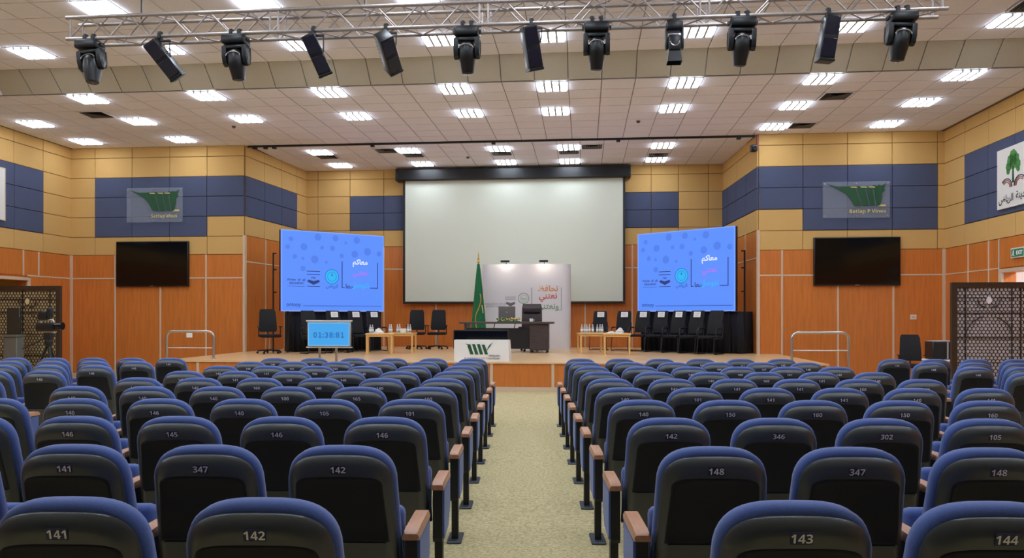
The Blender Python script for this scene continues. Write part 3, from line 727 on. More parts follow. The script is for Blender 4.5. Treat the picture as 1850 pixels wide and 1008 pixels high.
# ================================================================== LED SCREENS
def led_screen(x0, y0, x1, y1, zb, h, label, mirror_frame):
    """x0,y0 .. x1,y1: ground line of the panel, left to right"""
    w_ = math.hypot(x1 - x0, y1 - y0); ang = math.atan2(y1 - y0, x1 - x0)
    t = thing('led_screen', label, 'led screen', ((x0 + x1)/2, (y0 + y1)/2, SZ), ang)
    zb -= SZ
    for i in range(3):                                       # cabinets
        for j in range(2):
            MB().bbox(-w_/2 + w_*i/3 + .002, -w_/2 + w_*(i + 1)/3 - .002, 0, .12, zb + h*j/2 + .002, zb + h*(j + 1)/2 - .002, .006, 1).build('cabinet', 'black_plastic', t, smooth=False)
    d = MB().box(-w_/2, w_/2, -.02, -.001, zb, zb + h).build('display', 'led_blue', t, smooth=False)
    def X(fx): return -w_/2 + fx*w_
    def Z(fy): return zb + h*(1 - fy)
    y = -.0225
    for a0, a1, b0, b1 in ((0, 1, 0, .012), (0, 1, .988, 1), (0, .009, 0, 1), (.991, 1, 0, 1)): MB().box(X(a0), X(a1), y, y + .002, Z(b1), Z(b0)).build('lit_edge', 'led_edge', d, smooth=False)
    for i, (fx, fy, r) in enumerate(((.09,.11,.03),(.34,.07,.045),(.51,.07,.04),(.72,.08,.045),(.61,.12,.02),(.21,.2,.045),(.06,.21,.03),(.38,.2,.025),(.48,.2,.035),(.83,.22,.05),(.95,.24,.035),(.70,.26,.045),(.57,.29,.03),(.125,.325,.03),(.2,.345,.02),(.31,.35,.05),(.42,.38,.02),(.2,.47,.035))):
        MB().disc((X(fx), Z(fy)), r*h, y).build('bubble', 'led_dot', d, smooth=False)
    def bar(a0, a1, b0, b1, mm='led_navy', nm='printed_line'): MB().box(X(a0), X(a1), y - .001, y + .001, Z(b1), Z(b0)).build(nm, mm, d, smooth=False)
    bar(.570, .578, .36, .695); bar(.930, .938, .36, .70); bar(.855, .938, .69, .70); bar(.57, .60, .69, .70); bar(.20, .975, .928, .934)
    bar(.235, .36, .496, .505); bar(.235, .36, .535, .544); bar(.24, .36, .685, .692); bar(.06, .215, .69, .694)
    def word(s, fx, fy, size, mm, ar=True): link('lettering', text_mesh(arabic(s) if ar else sans(s, False), size, mm, .004 if ar else .002), d, (X(fx), y - .001, Z(fy)))
    word('معاكم', .755, .375, .20, 'led_white'); word('نعتني', .755, .52, .20, 'led_pink'); word('نتوصل', .755, .665, .20, 'led_cyan'); word('معا', .645, .675, .17, 'led_navy')
    word('الرياض', .475, .685, .13, 'led_cyan_dark')
    word('ontogy', .115, .925, .12, 'led_navy', False); word('Prime  of  all', .14, .61, .085, 'led_navy', False); word('education', .14, .65, .085, 'led_navy', False)
    word('PKK', .30, .582, .07, 'led_navy', False)
    q = MB().disc((X(.475), Z(.56)), .095*h, y, 32); q.build('seal', 'led_cyan', d, smooth=False)
    q = MB().ring((X(.475), Z(.56)), .086*h, .095*h, y - .001).ring((X(.475), Z(.56)), .056*h, .062*h, y - .001); q.prism([(X(.465), Z(.55)), (X(.485), Z(.55)), (X(.475), Z(.51))], y - .002, y - .001); q.build('seal_rings', 'led_cyan_dark', d, smooth=False)
    MB().prism([(X(.25), Z(.605)), (X(.30), Z(.622)), (X(.35), Z(.605)), (X(.36), Z(.63)), (X(.30), Z(.67)), (X(.24), Z(.63))], y - .001, y + .001).build('book_mark', 'led_navy', d, smooth=False)
    # support frame and ladder behind
    for x in (-w_/2 + .25, 0, w_/2 - .25): MB().box(x - .03, x + .03, .14, .20, 0, zb + h - .1).build('upright', 'black_metal', t, smooth=False)
    s = mirror_frame
    q = MB(); xa, xb = sorted((s*w_/2, s*(w_/2 + .10)))
    q.box(xb - .03 if s > 0 else xa, xb if s > 0 else xa + .03, .3, .34, 0, zb + h*.72)
    for fz in (.72, .52, .24): q.box(xa, xb, .3, .34, zb + h*fz - .03, zb + h*fz)
    q.build('side_ladder', 'black_metal', t, smooth=False)
    # cloth skirt
    n = 60; c = bpy.data.objects.new('skirt_anchor', None)
    ring0, ring1 = [], []
    for k in range(n + 1):
        lo, hi = (-w_/2 + .42, w_/2) if s < 0 else (-w_/2, w_/2 + .06); x = lo + (hi - lo)*k/n; f = .03*math.sin(k*1.9) + .02*math.sin(k*.7 + 1)
        ring0.append((x, .13 + f*.3, zb - .01)); ring1.append((x + .05*max(0, s)*max(0, x/(w_/2)), .12 + f*1.6, .005))
    bpy.data.objects.remove(c)
    mid = [((p[0] + q_[0])/2, (p[1] + q_[1])/2 + .02*math.sin(i*1.3), zb*.45) for i, (p, q_) in enumerate(zip(ring0, ring1))]
    back0 = [(p[0], p[1] + .015, p[2]) for p in ring0]; 
    sk = MB().loft([ring0, mid, ring1], False, False, closed=False)
    for e in (0, -1):                                        # short returns at the ends
        a0, m0, b0 = ring0[e], mid[e], ring1[e]
        sk.loft([[a0, (a0[0], a0[1] + .7, a0[2])], [m0, (m0[0], m0[1] + .7, m0[2])], [b0, (b0[0], b0[1] + .7, b0[2])]], False, False, closed=False)
    ob = sk.build('skirt', 'black_cloth', t)
    md = ob.modifiers.new('thick', 'SOLIDIFY'); md.thickness = .008
    return t
led_screen(-6.12, 20.5, -3.70, 22.3, 1.635, 2.17, 'glowing blue led screen on the left side of the stage', -1)
led_screen(3.58, 22.0, 5.74, 19.9, 1.635, 2.19, 'glowing blue led screen on the right side of the stage', 1)

# ================================================================== BACKDROP, FLAG, DESK
VBD = 22.95
t = thing('backdrop_wall', 'white curved pop-up backdrop with colourful lettering behind the desk', 'backdrop', W(-1.72, VBD, SZ), RZ)
prof = []
hw_, rr, hB = 1.33, .26, 2.52
for k in range(7):
    a = math.pi - k*math.pi/2/6
    prof.append((-hw_ + rr + rr*math.cos(a), rr - rr*math.sin(a)))
for k in range(7):
    a = math.pi/2 - k*math.pi/2/6
    prof.append((hw_ - rr + rr*math.cos(a), rr - rr*math.sin(a)))
inner = [(x*.96, y + .05) for x, y in prof]
loop = prof + list(reversed(inner))
MB().loft([[(x, y, .0) for x, y in loop], [(x, y, hB) for x, y in loop]], True, True).build('panel', 'backdrop_white', t, angle=50)
def bar(x0, x1, z0, z1, mm): MB().box(x0, x1, -.006, -.001, z0, z1).build('printed_line', mm, t, smooth=False)
bar(.17, .185, 1.15, 1.82, 'grey_print'); bar(1.05, 1.062, 1.15, 1.82, 'grey_print'); bar(.86, 1.06, 1.145, 1.157, 'grey_print')
for s_, z, mm in (('نحافظ', 1.80, 'orange_print'), ('نعتني', 1.52, 'red_print'), ('ونعتني', 1.21, 'sage_print')):
    link('lettering', text_mesh(arabic(s_), .24, mm, .005), t, (.66, -.005, z))
MB().ring((-.06, 1.50), .145, .165, -.005).ring((-.06, 1.50), .095, .105, -.005).build('seal', 'sage_print', t, smooth=False)
link('lettering', text_mesh(arabic('معا'), .10, 'sage_print', .002), t, (-.06, -.005, 1.50))
for z in (1.53, 1.47): bar(-.62, -.30, z, z + .014, 'grey_print')
MB().prism([(-.57, 1.40), (-.45, 1.36), (-.33, 1.40), (-.31, 1.34), (-.45, 1.26), (-.59, 1.34)], -.006, -.001).build('book_mark', 'grey_print', t, smooth=False)
for z, s_ in ((1.34, 'education of all'), (1.26, 'prime support')): link('lettering', text_mesh(sans(s_, False), .085, 'pale_print', .001), t, (-.90, -.005, z))
for x in (-.58, .55):
    q = thing('clip_spotlight', 'small dark spotlight clipped on the backdrop top, %s one' % ('left' if x < 0 else 'right'), 'spotlight', W(-1.72 + x, VBD, SZ + hB), RZ, 'spotlights on the backdrop')
    MB().tube([(0, .03, -.03), (0, .03, .04), (0, -.12, .08), (0, -.36, .08)], .010, 6).build('arm', 'black_metal', q)
    MB().bbox(-.13, .13, -.42, -.30, .03, .085, .012, 1).build('lamp_head', 'black_metal', q)
    MB().loft([[(-.10, -.299, .035), (.10, -.299, .035), (.10, -.295, .07), (-.10, -.295, .07)], [(-.10, -.305, .035), (.10, -.305, .035), (.10, -.305, .07), (-.10, -.305, .07)]]).build('bulb', 'spot_lamp', q, smooth=False)
# flag
t = thing('green_flag', 'furled green flag with gold trim on a pole beside the backdrop', 'flag', W(-3.06, 22.4, SZ), RZ)
MB().tube([(0, 0, 0), (0, 0, 2.55)], .018, 10).build('pole', 'gold', t)
MB().lathe([(.17, 0), (.17, .03), (.05, .06), (.03, .12)], 18).build('base', 'gold', t)
MB().lathe([(.02, 2.52), (.045, 2.56), (.02, 2.60), (.035, 2.64), (.012, 2.70), (.02, 2.73), (.003, 2.84)], 12).build('finial', 'gold', t)
rings = []; N = 40
for k in range(14):
    f = k / 13; z = 2.5 - 1.95*f; r0 = .03 + .17*f**.85
    rings.append([((r0*(1 + .16*math.sin(7*a + f*2)))*math.cos(a), .6*(r0*(1 + .16*math.sin(7*a + f*2)))*math.sin(a), z) for a in [2*math.pi*i/N for i in range(N)]])
MB().loft(rings).build('cloth', 'flag_green', t, angle=70)
def fl(a, f): r0 = (.03 + .17*f**.85)*(1 + .16*math.sin(7*a + f*2)) + .012; return (r0*math.cos(a), .6*r0*math.sin(a), 2.5 - 1.95*f)
MB().tube([fl(R(-62) - (f - .45)*1.7 + .25*math.sin(f*14), f) for f in [.45 + .04*k for k in range(14)]], .016, 6).build('gold_fringe', 'gold', t)
MB().tube([fl(R(-40) + .3*math.sin(f*9), f) for f in [.62 + .04*k for k in range(4)]] , .02, 6).build('emblem', 'gold_print', t)
# desk
DU, DV = -2.06, 20.9
dk = thing('office_desk', 'dark wooden desk with panelled front in the middle of the stage', 'desk', W(DU, DV, SZ), RZ)
MB().bbox(-1.26, 1.26, -.42, .42, .77, .82, .008, 1).build('desk_top', 'desk_top', dk, smooth=False)
MB().box(-1.10, .62, -.26, -.23, .10, .655).build('modesty_panel', 'black_plastic', dk, smooth=False)
p = MB().bbox(.62, 1.12, -.34, .34, .06, .77, .006, 1).build('pedestal', 'desk_wood', dk, smooth=False)
MB().box(.64, 1.10, -.346, -.34, .08, .72).build('front_board', 'desk_wood', p, smooth=False)
MB().box(-1.13, -1.07, -.34, .34, 0, .77).build('side_leg', 'desk_wood', dk, smooth=False)
for x in (-.35, .2): MB().tube([(x, -.24, .65), (x + .03, -.24, .77)], .012, 6).build('spacer', 'black_metal', dk)
for x, y in ((.66, -.3), (1.08, -.3), (.66, .3), (1.08, .3)): MB().box(x - .02, x + .02, y - .02, y + .02, 0, .06).build('foot', 'black_metal', dk, smooth=False)
ZD = SZ + .82
t = thing('computer_monitor', 'grey computer monitor seen from behind on the desk', 'monitor', W(DU - .03, DV + .12, ZD), RZ)
MB().bbox(-.23, .23, -.02, .03, .05, .42, .012, 1).build('housing', 'grey_monitor', t); MB().box(-.03, .03, -.024, -.02, .25, .28).build('badge', 'steel', t, smooth=False)
MB().box(-.04, .04, .0, .03, .01, .06).bbox(-.14, .14, -.07, .09, 0, .012, .004, 1).build('stand', 'grey_monitor', t, smooth=False)
t = thing('flower_arrangement', 'low green and gold flower arrangement on the desk', 'flowers', W(DU + .02, DV - .22, ZD), RZ)
MB().bbox(-.28, .34, -.05, .05, 0, .03, .01, 1).build('tray', 'flower_green', t)
for k in range(26):
    x = -.27 + .6*k/25; r = .022 + .014*random.random()
    MB().lathe([(r*.3, -r), (r, -r*.3), (r*.9, r*.5), (r*.2, r)], 8, (x, random.uniform(-.04, .04), .045 + random.random()*.05)).build('blossom', 'flower_gold' if k % 3 else 'flower_green', t)
t = thing('white_cup', 'small white cup on the desk before the leather chair', 'cup', W(DU + .66, DV - .25, ZD), RZ)
MB().lathe([(.03, 0), (.045, .01), (.05, .09), (.044, .09), (.04, .02), (.0, .018)], 14).build('bowl', 'white_paint', t); MB().tube([(.045, 0, .07), (.08, 0, .065), (.08, 0, .03), (.042, 0, .025)], .007, 6).build('handle', 'white_paint', t)
# ================================================================== CHAIRS
def slab_back(w0, w1, z0, z1, y0, y1, t, curve, nz=8, nx=8):
    """curved, rounded-corner back; front face towards -y"""
    q = MB(); F, B = [], []
    for k in range(nz + 1):
        f = k / nz; z = z0 + (z1 - z0)*f; hw = (w0 + (w1 - w0)*f)/2
        e = min(f, 1 - f)*nz
        if e < 1: hw -= .025*(1 - e)
        yy = y0 + (y1 - y0)*f - .03*math.sin(f*math.pi)
        F.append([(hw*x, yy + curve*(1 - x*x), z) for x in [-1 + 2*i/nx for i in range(nx + 1)]])
        B.append([(hw*x, yy + t + curve*(1 - x*x), z) for x in [-1 + 2*i/nx for i in range(nx + 1)]])
    rings = [a + list(reversed(b)) for a, b in zip(F, B)]
    return q.loft(rings)
cb = slab_back(.48, .44, .52, 1.12, .20, .34, .035, .03).mesh('backrest', 'black_mesh')
cs = MB().bbox(-.25, .25, -.25, .24, .41, .475, .03, 2).mesh('seat', 'black_cloth')
def sled(s):
    return MB().tube([(s*.27, .27, .02), (s*.27, -.20, .02), (s*.27, -.25, .05), (s*.265, -.22, .25), (s*.26, -.20, .40), (s*.26, .18, .41), (s*.25, .24, .55), (s*.235, .28, .8)], .013, 8)
sl_ = {s: sled(s).mesh('frame_tube', 'black_metal') for s in (-1, 1)}
sx = MB().tube([(-.27, .27, .02), (.27, .27, .02)], .013, 8).mesh('rear_bar', 'black_metal')
al = {s: MB().tube([(s*.275, -.14, .41), (s*.285, -.16, .60), (s*.285, -.12, .655), (s*.285, .12, .66), (s*.26, .22, .66)], [.014, .014, .022, .022, .014], 8).mesh('armrest', 'black_plastic') for s in (-1, 1)}
def conference_chair(x, y, rz, label, grp):
    t = thing('conference_chair', label, 'chair', (x, y, SZ), rz, grp); t.scale = (.88, 1, 1)
    link('backrest', cb, t); link('seat', cs, t)
    for s in (-1, 1): link('frame_tube', sl_[s], t); link('armrest', al[s], t)
    link('rear_bar', sx, t); return t
pm = MB().box(-.10, .10, -.004, 0, -.075, .075).mesh('paper_sign', 'paper', smooth=False)
def reserved(chair, x, y, rz, label):
    # sheet hung over the upper front of the backrest
    t = thing('paper_sign', label, 'paper sign', (0, 0, 0), 0, 'paper signs on the stage chairs')
    M = Matrix.Translation((x, y, SZ)) @ Matrix.Rotation(rz, 4, 'Z') @ Matrix.Translation((.02, .262, 1.02)) @ Matrix.Rotation(-R(13), 4, 'X')
    t.matrix_world = M
    link('sheet', pm, t)
    for k in range(3): link('printed_line', LINE, t, (0, -.0055, .03 - .03*k))
LINE = MB().box(-.06, .06, 0, .001, -.004, .004).mesh('printed_line', 'pale_print', smooth=False)
def world_at(px, Z): return ((px - 925) / 1400 * Z, Z)
right = [(1082, 22.1, -14, 1), (1123, 21.7, -22, 1), (1155, 21.3, -30, 1), (1186, 20.95, -36, 1), (1217, 20.5, -40, 1), (1249, 20.1, -43, 1), (1283, 19.65, -44, 0)]
for i, (px, Z, ang, pp) in enumerate(right):
    x, y = world_at(px, Z); c = conference_chair(x, y, R(ang), 'black conference chair right of the backdrop, %s from the left' % ORD[i], 'chairs in the right stage row')
    if pp: reserved(c, x, y, R(ang), 'white paper sign on the %s chair of the right row' % ORD[i])
left = [(566, 20.05, 40, 0), (610, 20.5, 36, 1), (648, 21.0, 32, 1), (680, 21.45, 28, 1)]
for i, (px, Z, ang, pp) in enumerate(left):
    x, y = world_at(px, Z); c = conference_chair(x, y, R(ang), 'black conference chair under the left led screen, %s from the left' % ORD[i], 'chairs in the left stage row')
    if pp: reserved(c, x, y, R(ang), 'white paper sign on the %s chair of the left row' % ORD[i])
# swivel chairs
ob_ = slab_back(.47, .40, .56, 1.16, .20, .30, .04, .035).mesh('backrest', 'black_mesh')
os_ = MB().bbox(-.26, .26, -.27, .23, .42, .50, .035, 2).mesh('seat', 'black_cloth')
oc = MB().tube([(0, 0, .09), (0, 0, .25)], .03, 10).tube([(0, 0, .25), (0, 0, .42)], .02, 10).mesh('gas_column', 'steel')
ol = MB().loft([[(x, -.02*s, z0 - .02), (x, .02*s, z0 - .02), (x, .02*s, z0 + .015), (x, -.02*s, z0 + .015)] for x, s, z0 in ((.02, 1.2, .10), (.30, .8, .075))]).mesh('base_arm', 'black_plastic', smooth=False)
ow = MB().tube([(.30, -.02, .03), (.30, .02, .03)], .03, 12).mesh('caster', 'black_plastic')
oa = {s: MB().tube([(s*.25, .0, .45), (s*.275, .0, .48), (s*.275, .0, .68)], .014, 8).bbox(s*.275 - .03, s*.275 + .03, -.13, .13, .68, .71, .012, 1).mesh('armrest', 'black_plastic') for s in (-1, 1)}
oj = MB().tube([(0, .05, .42), (0, .24, .44), (0, .27, .62)], .018, 8).mesh('back_stem', 'black_metal')
def office_chair(x, y, z, rz, label):
    t = thing('office_chair', label, 'chair', (x, y, z), rz, 'black swivel chairs')
    link('backrest', ob_, t); link('seat', os_, t); link('gas_column', oc, t); link('back_stem', oj, t)
    for s in (-1, 1): link('armrest', oa[s], t)
    for k in range(5):
        q = link('base_arm', ol, t, None, 2*math.pi*k/5 + .3); link('caster', ow, q)
x, y = world_at(487, 20.2); office_chair(x, y, SZ, R(28), 'black swivel chair alone at the left wall of the stage')
x, y = world_at(752, 22.9); office_chair(x, y, SZ, R(2), 'black swivel chair against the back wall, left of the pair')
x, y = world_at(790, 22.9); office_chair(x, y, SZ, R(-4), 'black swivel chair against the back wall, right of the pair')
x, y = world_at(1648, 17.6); office_chair(x, y, FZ, R(-18), 'black swivel chair on the hall floor near the right lattice')
t = thing('leather_chair', 'brown leather executive chair with head cushion behind the desk', 'chair', W(DU + .60, DV + .75, SZ + .0), RZ)
slab_back(.58, .56, .45, 1.32, .12, .20, .09, .0).build('backrest', 'leather', t)
MB().bbox(-.25, .25, .06, .16, 1.06, 1.24, .045, 3).build('head_cushion', 'leather', t); MB().bbox(-.28, .28, -.3, .2, .40, .52, .05, 3).build('seat', 'leather', t)
link('gas_column', oc, t)
for k in range(5):
    q = link('base_arm', ol, t, None, 2*math.pi*k/5 + .3); link('caster', ow, q)
for s in (-1, 1): MB().bbox(s*.32 - .04, s*.32 + .04, -.2, .15, .62, .68, .02, 2).tube([(s*.32, 0, .46), (s*.32, 0, .63)], .02, 8).tube([(s*.22, 0, .46), (s*.33, 0, .46)], .02, 8).build('armrest', 'leather', t)
# ================================================================== LOW TABLES AND WHAT STANDS ON THEM
leg_me = MB().bbox(-.022, .022, -.022, .022, 0, .50, .004, 1).mesh('leg', 'pine', smooth=False)
top_me = MB().bbox(-.35, .35, -.28, .28, .50, .53, .006, 1).mesh('table_top', 'pine', smooth=False)
apr = MB().box(-.31, .31, -.25, -.23, .445, .50).box(-.31, .31, .23, .25, .445, .50).box(-.32, -.30, -.24, .24, .445, .50).box(.30, .32, -.24, .24, .445, .50).mesh('apron', 'pine', smooth=False)
def low_table(px, Z, ang, label):
    x, y = world_at(px, Z); t = thing('low_table', label, 'table', (x, y, SZ), R(ang), 'pine low tables on the stage')
    link('table_top', top_me, t); link('apron', apr, t)
    for sx_ in (-.31, .31):
        for sy_ in (-.24, .24): link('leg', leg_me, t, (sx_, sy_, 0))
low_table(686, 20.05, 6, 'pine low table left of the desk, nearer the countdown display')
low_table(727, 20.75, -4, 'pine low table left of the desk, nearer the back wall')
low_table(1068, 20.55, 4, 'pine low table right of the desk, carrying the water bottles')
low_table(1115, 19.85, -8, 'pine low table right of the desk, carrying crumpled tissues')
bm_ = MB().lathe([(.001, 0), (.030, .0), (.032, .02), (.030, .07), (.032, .12), (.028, .15), (.012, .185), (.012, .20)], 14).mesh('body', 'bottle', angle=60)
bc_ = MB().lathe([(.014, .198), (.014, .222), (.001, .223)], 12).mesh('cap', 'white_paint'); bl_ = MB().lathe([(.0326, .055), (.0326, .105)], 14).mesh('wrapper', 'paper')
def bottle(px, Z, lab):
    x, y = world_at(px, Z); t = thing('water_bottle', lab, 'bottle', (x, y, SZ + .53), 0, 'water bottles on the low tables')
    link('body', bm_, t); link('cap', bc_, t); link('wrapper', bl_, t)
lb = [(669, 20.0), (673, 20.1), (704, 20.75), (707, 20.6), (718, 20.75), (722, 20.85), (737, 20.7), (741, 20.8)]
for i, (p, Z) in enumerate(lb): bottle(p, Z, 'small water bottle on the left low tables, %s from the left' % ORD[i])
rb = [(1051, 20.5), (1056, 20.65), (1060, 20.45), (1065, 20.65), (1071, 20.5), (1079, 20.55), (1084, 20.65), (1088, 20.5)]
for i, (p, Z) in enumerate(rb): bottle(p, Z, 'small water bottle on the right low tables, %s from the left' % ORD[i])
def crumple(px, Z, sx_, sy_, sz_, lab, nm):
    x, y = world_at(px, Z); rnd = random.Random(int(px)); rings = []
    for k in range(7):
        f = k / 6; rad = math.cos(f*math.pi/2*.97)
        rings.append([(sx_*rad*(1 + rnd.uniform(-.3, .3))*math.cos(a), sy_*rad*(1 + rnd.uniform(-.3, .3))*math.sin(a), sz_*f**.8*(1 + rnd.uniform(-.15, .15)) if k else 0) for a in [2*math.pi*i/12 for i in range(12)]])
    tag(MB().loft(rings).build(nm, 'paper', None, (x, y, SZ + .53), 0, angle=20), lab, 'tissue')
crumple(684, 20.0, .13, .08, .13, 'heap of white tissues on the left low table', 'tissue_heap')
crumple(1120, 19.8, .11, .09, .15, 'heap of white tissues on the right low table', 'tissue_heap')
crumple(1104, 19.85, .12, .05, .06, 'flat crumpled tissue beside the right tissue heap', 'tissue_heap')
x, y = world_at(729, 20.7); t = thing('tissue_box', 'small white tissue box between bottles on left tables', 'box', (x, y, SZ + .53), 0)
MB().bbox(-.075, .075, -.055, .055, 0, .11, .006, 1).build('carton', 'white_paint', t, smooth=False); MB().box(-.05, .05, -.01, .01, .11, .113).build('slot', 'pale_print', t, smooth=False)

# ================================================================== FRONT OF THE STAGE
t = thing('logo_box_sign', 'white box sign with dark green logo at the stage edge', 'sign', W(-2.205, VS + .42, SZ), RZ)
MB().loft([[(-.60, -.17, 0), (.60, -.17, 0), (.63, .17, 0), (-.60, .17, 0)], [(-.60, -.13, .46), (.58, -.13, .46), (.60, .13, .46), (-.60, .13, .46)]]).build('box', 'white_paint', t, smooth=False)
sl2 = -.09; tilt = lambda z: -.172 + (z)*.04/.46 - .002
for k in range(4):
    x = -.30 + .105*k; top = .37 if k < 3 else .36
    P = [(x - .01, top - .03*(k == 0) + .0), (x + .055, top), (x + .13, .15), (x + .06, .15)]
    q = MB(); q.loft([[(a, tilt(b), b) for a, b in P], [(a, tilt(b) - .004, b) for a, b in P]]); q.build('logo_stripe', 'green_print', t, smooth=False)
for P in ([(-.36, .385), (-.27, .365), (-.24, .34), (-.31, .355)], [(.13, .26), (.11, .22), (.15, .32), (.24, .405), (.17, .35)]):
    q = MB(); q.loft([[(a, tilt(b), b) for a, b in P], [(a, tilt(b) - .004, b) for a, b in P]]); q.build('logo_tail', 'green_print', t, smooth=False)
link('lettering', text_mesh(sans('deigato', False), .07, 'grey_print', .001), t, (.28, tilt(.12) - .003, .12)); link('lettering', text_mesh(sans('N O E F D K F O O Tuwaiqadar', False), .055, 'grey_print', .001), t, (.02, tilt(.06) - .003, .06))
t = thing('stage_monitor', 'wide black display panel standing behind the white logo box', 'display panel', W(-2.36, VS + 1.35, SZ), RZ)
MB().bbox(-.64, .64, -.03, .03, .22, .66, .012, 1).build('housing', 'black_plastic', t); MB().box(-.61, .61, -.034, -.03, .25, .63).build('screen', 'black_gloss', t, smooth=False)
for x in (-.45, .45): MB().box(x - .03, x + .03, -.02, .02, .02, .24).box(x - .04, x + .04, -.18, .18, 0, .02).build('foot', 'black_metal', t, smooth=False)
# countdown display on its stand, on the hall floor before the stage
x, y = world_at(594, 15.35); t = thing('countdown_display', 'blue countdown display on two posts in front of the stage', 'display', (x, y, FZ), RZ)
zb = .98; hD = .50
MB().bbox(-.44, .44, 0, .06, zb, zb + hD, .01, 1).build('housing', 'aluminium', t)
d = MB().box(-.42, .42, -.004, .001, zb + .02, zb + hD - .02).build('screen', 'timer_blue', t, smooth=False)
for a0, a1, b0, b1 in ((-.42, .42, zb + .02, zb + .035), (-.42, .42, zb + hD - .035, zb + hD - .02), (-.42, -.405, zb + .02, zb + hD - .02), (.405, .42, zb + .02, zb + hD - .02)): MB().box(a0, a1, -.0055, -.0035, b0, b1).build('lit_edge', 'timer_rim', d, smooth=False)
link('digits', text_mesh(sans('01:38:81', mono=True), .16, 'timer_digit', .004), d, (0, -.006, zb + hD*.47))
for z in (zb - .012, zb + hD + .012): MB().tube([(-.47, .03, z), (.47, .03, z)], .014, 8).build('cross_bar', 'steel', t)
for xx in (-.21, .13): MB().tube([(xx, .07, 0), (xx, .07, zb + hD*.7)], .024, 10).build('post', 'steel', t)
MB().bbox(-.35, .27, -.15, .25, 0, .02, .006, 1).build('base_plate', 'steel', t, smooth=False)

# ================================================================== LATTICE SCREENS, CAMERA, FLOOR THINGS AT THE SIDES
def lattice_screen(u0, u1, v, top, back, label):
    w_ = u1 - u0; t = thing('lattice_screen', label, 'screen', W((u0 + u1)/2, v, FZ), RZ); h = top - FZ; fr = .11
    for x0, x1 in ((-w_/2, -w_/2 + fr), (w_/2 - fr, w_/2)): MB().bbox(x0, x1, -.04, .04, 0, h, .006, 1).build('frame_post', 'lattice_brown', t, smooth=False)
    for z0, z1 in ((0, .12), (h - fr, h)): MB().bbox(-w_/2 + fr, w_/2 - fr, -.04, .04, z0, z1, .006, 1).build('frame_rail', 'lattice_brown', t, smooth=False)
    q = MB(); sp = .076; r = .045; row = 0; z = .12 + .03; n = 10
    while z < h - fr - .01:
        x = -w_/2 + fr + .03 + (sp/2 if row % 2 else 0)
        while x < w_/2 - fr - .01:
            vs = []; fs = []
            for k in range(n):
                a = 2*math.pi*(k + .3*row)/n; c_, s_ = math.cos(a), math.sin(a)
                vs += [(x + (r - .0105)*c_, .006, z + (r - .0105)*s_), (x + (r - .0105)*c_, -.006, z + (r - .0105)*s_), (x + r*c_, -.006, z + r*s_), (x + r*c_, .006, z + r*s_)]
                j = (k + 1) % n
                for e in range(3): fs.append((4*k + e, 4*k + e + 1, 4*j + e + 1, 4*j + e))
            q.add(vs, fs); x += sp
        z += sp*.866; row += 1
    o = q.build('lattice', 'lattice_brown', t, smooth=False); o['kind'] = 'stuff'
    MB().box(-w_/2 + fr, w_/2 - fr, .022, .03, .12, h - fr).build('backing', back, t, smooth=False)  # added sheet, its colour painted as light coming through the lattice
    for z in (h - .31, h - .62, h - 1.12, h - 1.62): MB().box(-w_/2 + fr, w_/2 - fr, -.014, .008, z - .008, z + .008).build('rail', 'lattice_brown', t, smooth=False)
    for x in (-w_/2 + fr + .17, -w_/2 + fr + 1.06, w_/2 - fr - .17):
        if x < w_/2 - fr: MB().box(x - .010, x + .010, -.014, .008, .12, h - fr).build('stile', 'lattice_brown', t, smooth=False)
    cx = -w_/2 + fr + .62 if u0 > 0 else -w_/2 + .75 + .55
    for s in (-1, 1): MB().tube([(cx + s*(.05 + .16*math.sin(a)), -.016, h - .50 + .16*(1 - math.cos(a))*.8) for a in [k*math.pi*.55/8 for k in range(9)]], .014, 6).build('ornament_arm', 'lattice_brown', t)
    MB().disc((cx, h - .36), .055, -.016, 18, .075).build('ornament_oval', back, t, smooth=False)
    for s in (-1, 1): MB().tube([(cx + s*.45*math.cos(a) if s > 0 else cx - .45*math.cos(a), -.012, h - 1.12 + .44*math.sin(a)) for a in [k*math.pi*.42/10 for k in range(11)]], .010, 5).build('ornament_arch', 'lattice_brown', t)
lattice_screen(7.40, 9.02, 16.45, 2.19, 'lattice_backlight', 'dark brown lattice screen with added pale backing for light behind, by the right wall')
lattice_screen(-14.25, -12.12, 17.0, 2.21, 'lattice_backlight_tan', 'dark brown lattice screen with added tan backing for light behind, by the left wall')
t = thing('slim_stand', 'slim grey stand with dark upper panel before the left lattice', 'stand', W(-12.87, 16.45, FZ), RZ)
MB().bbox(-.16, .16, -.12, .12, 0, 1.12, .01, 1).build('body', 'grey_stand', t); MB().box(-.17, .17, -.15, .13, 1.12, 1.17).build('ledge', 'grey_stand', t, smooth=False)
MB().bbox(-.155, .155, -.02, .04, 1.17, 1.78, .01, 1).build('upper_panel', 'dark_glass', t)
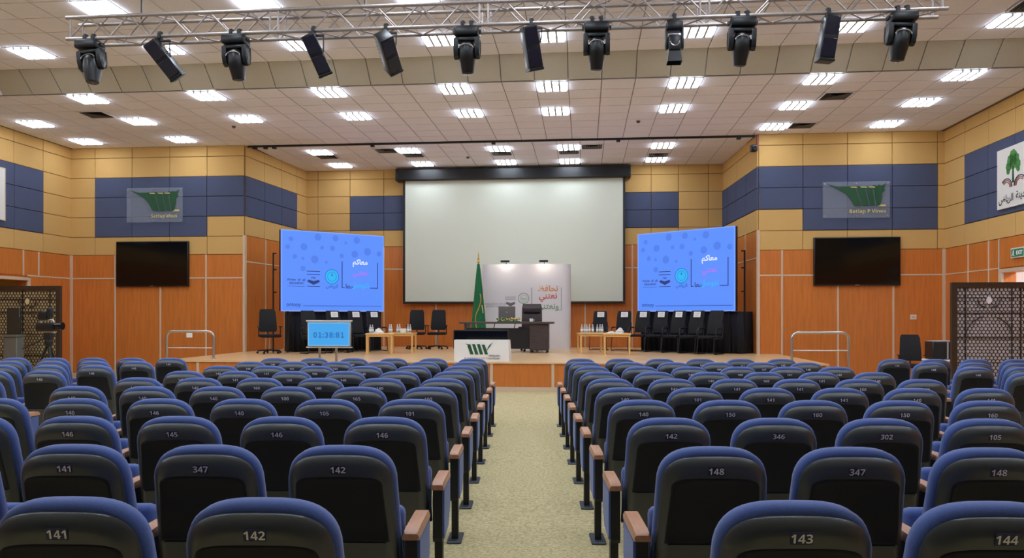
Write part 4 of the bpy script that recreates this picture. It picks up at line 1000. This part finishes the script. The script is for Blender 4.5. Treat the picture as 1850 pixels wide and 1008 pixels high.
# video camera on tripod
x, y = world_at(88, 13.6)
t = thing('camera_tripod', 'black tripod carrying the video camera near the left lattice', 'tripod', (x, y, FZ), RZ)
for a in (200, 320, 80): MB().tube([(0, 0, 1.12), (.20*math.cos(R(a)), .20*math.sin(R(a)), .6), (.42*math.cos(R(a)), .42*math.sin(R(a)), .0)], [.024, .02, .014], 8).build('leg', 'black_metal', t)
MB().lathe([(.05, 1.06), (.07, 1.10), (.07, 1.16), (.05, 1.20)], 14).bbox(-.06, .06, -.06, .06, 1.17, 1.30, .015, 2).build('head', 'black_plastic', t)
MB().tube([(-.05, 0, 1.22), (-.25, -.05, 1.10), (-.42, -.10, 1.02)], [.012, .012, .018], 8).build('pan_handle', 'black_plastic', t)
MB().bbox(-.12, .12, -.05, .05, 1.30, 1.325, .005, 1).build('quick_plate', 'steel', t)
t = thing('video_camera', 'black video camera with long lens aimed to the right', 'camera', (x, y, FZ + 1.325), RZ)
MB().bbox(-.20, .12, -.075, .075, 0, .15, .02, 2).build('body', 'black_plastic', t); MB().tube([(.11, 0, .09), (.20, 0, .09)], .06, 14).tube([(.20, 0, .09), (.26, 0, .09)], .068, 14).build('lens', 'black_gloss', t)
MB().tube([(-.15, 0, .15), (-.15, 0, .19), (.08, 0, .20), (.10, 0, .15)], .014, 8).build('handle', 'steel', t)
MB().bbox(-.17, .0, -.06, .06, .20, .36, .03, 2).build('viewfinder', 'black_plastic', t); MB().bbox(-.02, .06, -.05, .05, .24, .42, .03, 2).build('microphone_box', 'black_plastic', t)
# side table with black speaker by the right lattice
tu, tv = 7.56, 17.3
t = thing('side_table', 'small white side table by the right lattice screen', 'table', W(tu, tv, FZ), RZ)
MB().bbox(-.27, .25, -.25, .25, .63, .67, .008, 1).build('table_top', 'white_paint', t, smooth=False)
for a0 in (-.23, .21):
    for b0 in (-.21, .21): MB().box(a0 - .015, a0 + .015, b0 - .015, b0 + .015, 0, .63).build('leg', 'steel', t, smooth=False)
t = thing('equipment_case', 'black case with pale strips on the white side table', 'case', W(tu, tv, FZ + .67), RZ)
MB().bbox(-.23, .23, -.2, .2, 0, .38, .015, 1).build('body', 'black_plastic', t); MB().box(.055, .085, -.206, -.2, .02, .37).build('pale_strip', 'pale_print', t, smooth=False); MB().box(-.2, .22, -.19, .19, .38, .395).build('lid', 'pale_print', t, smooth=False)
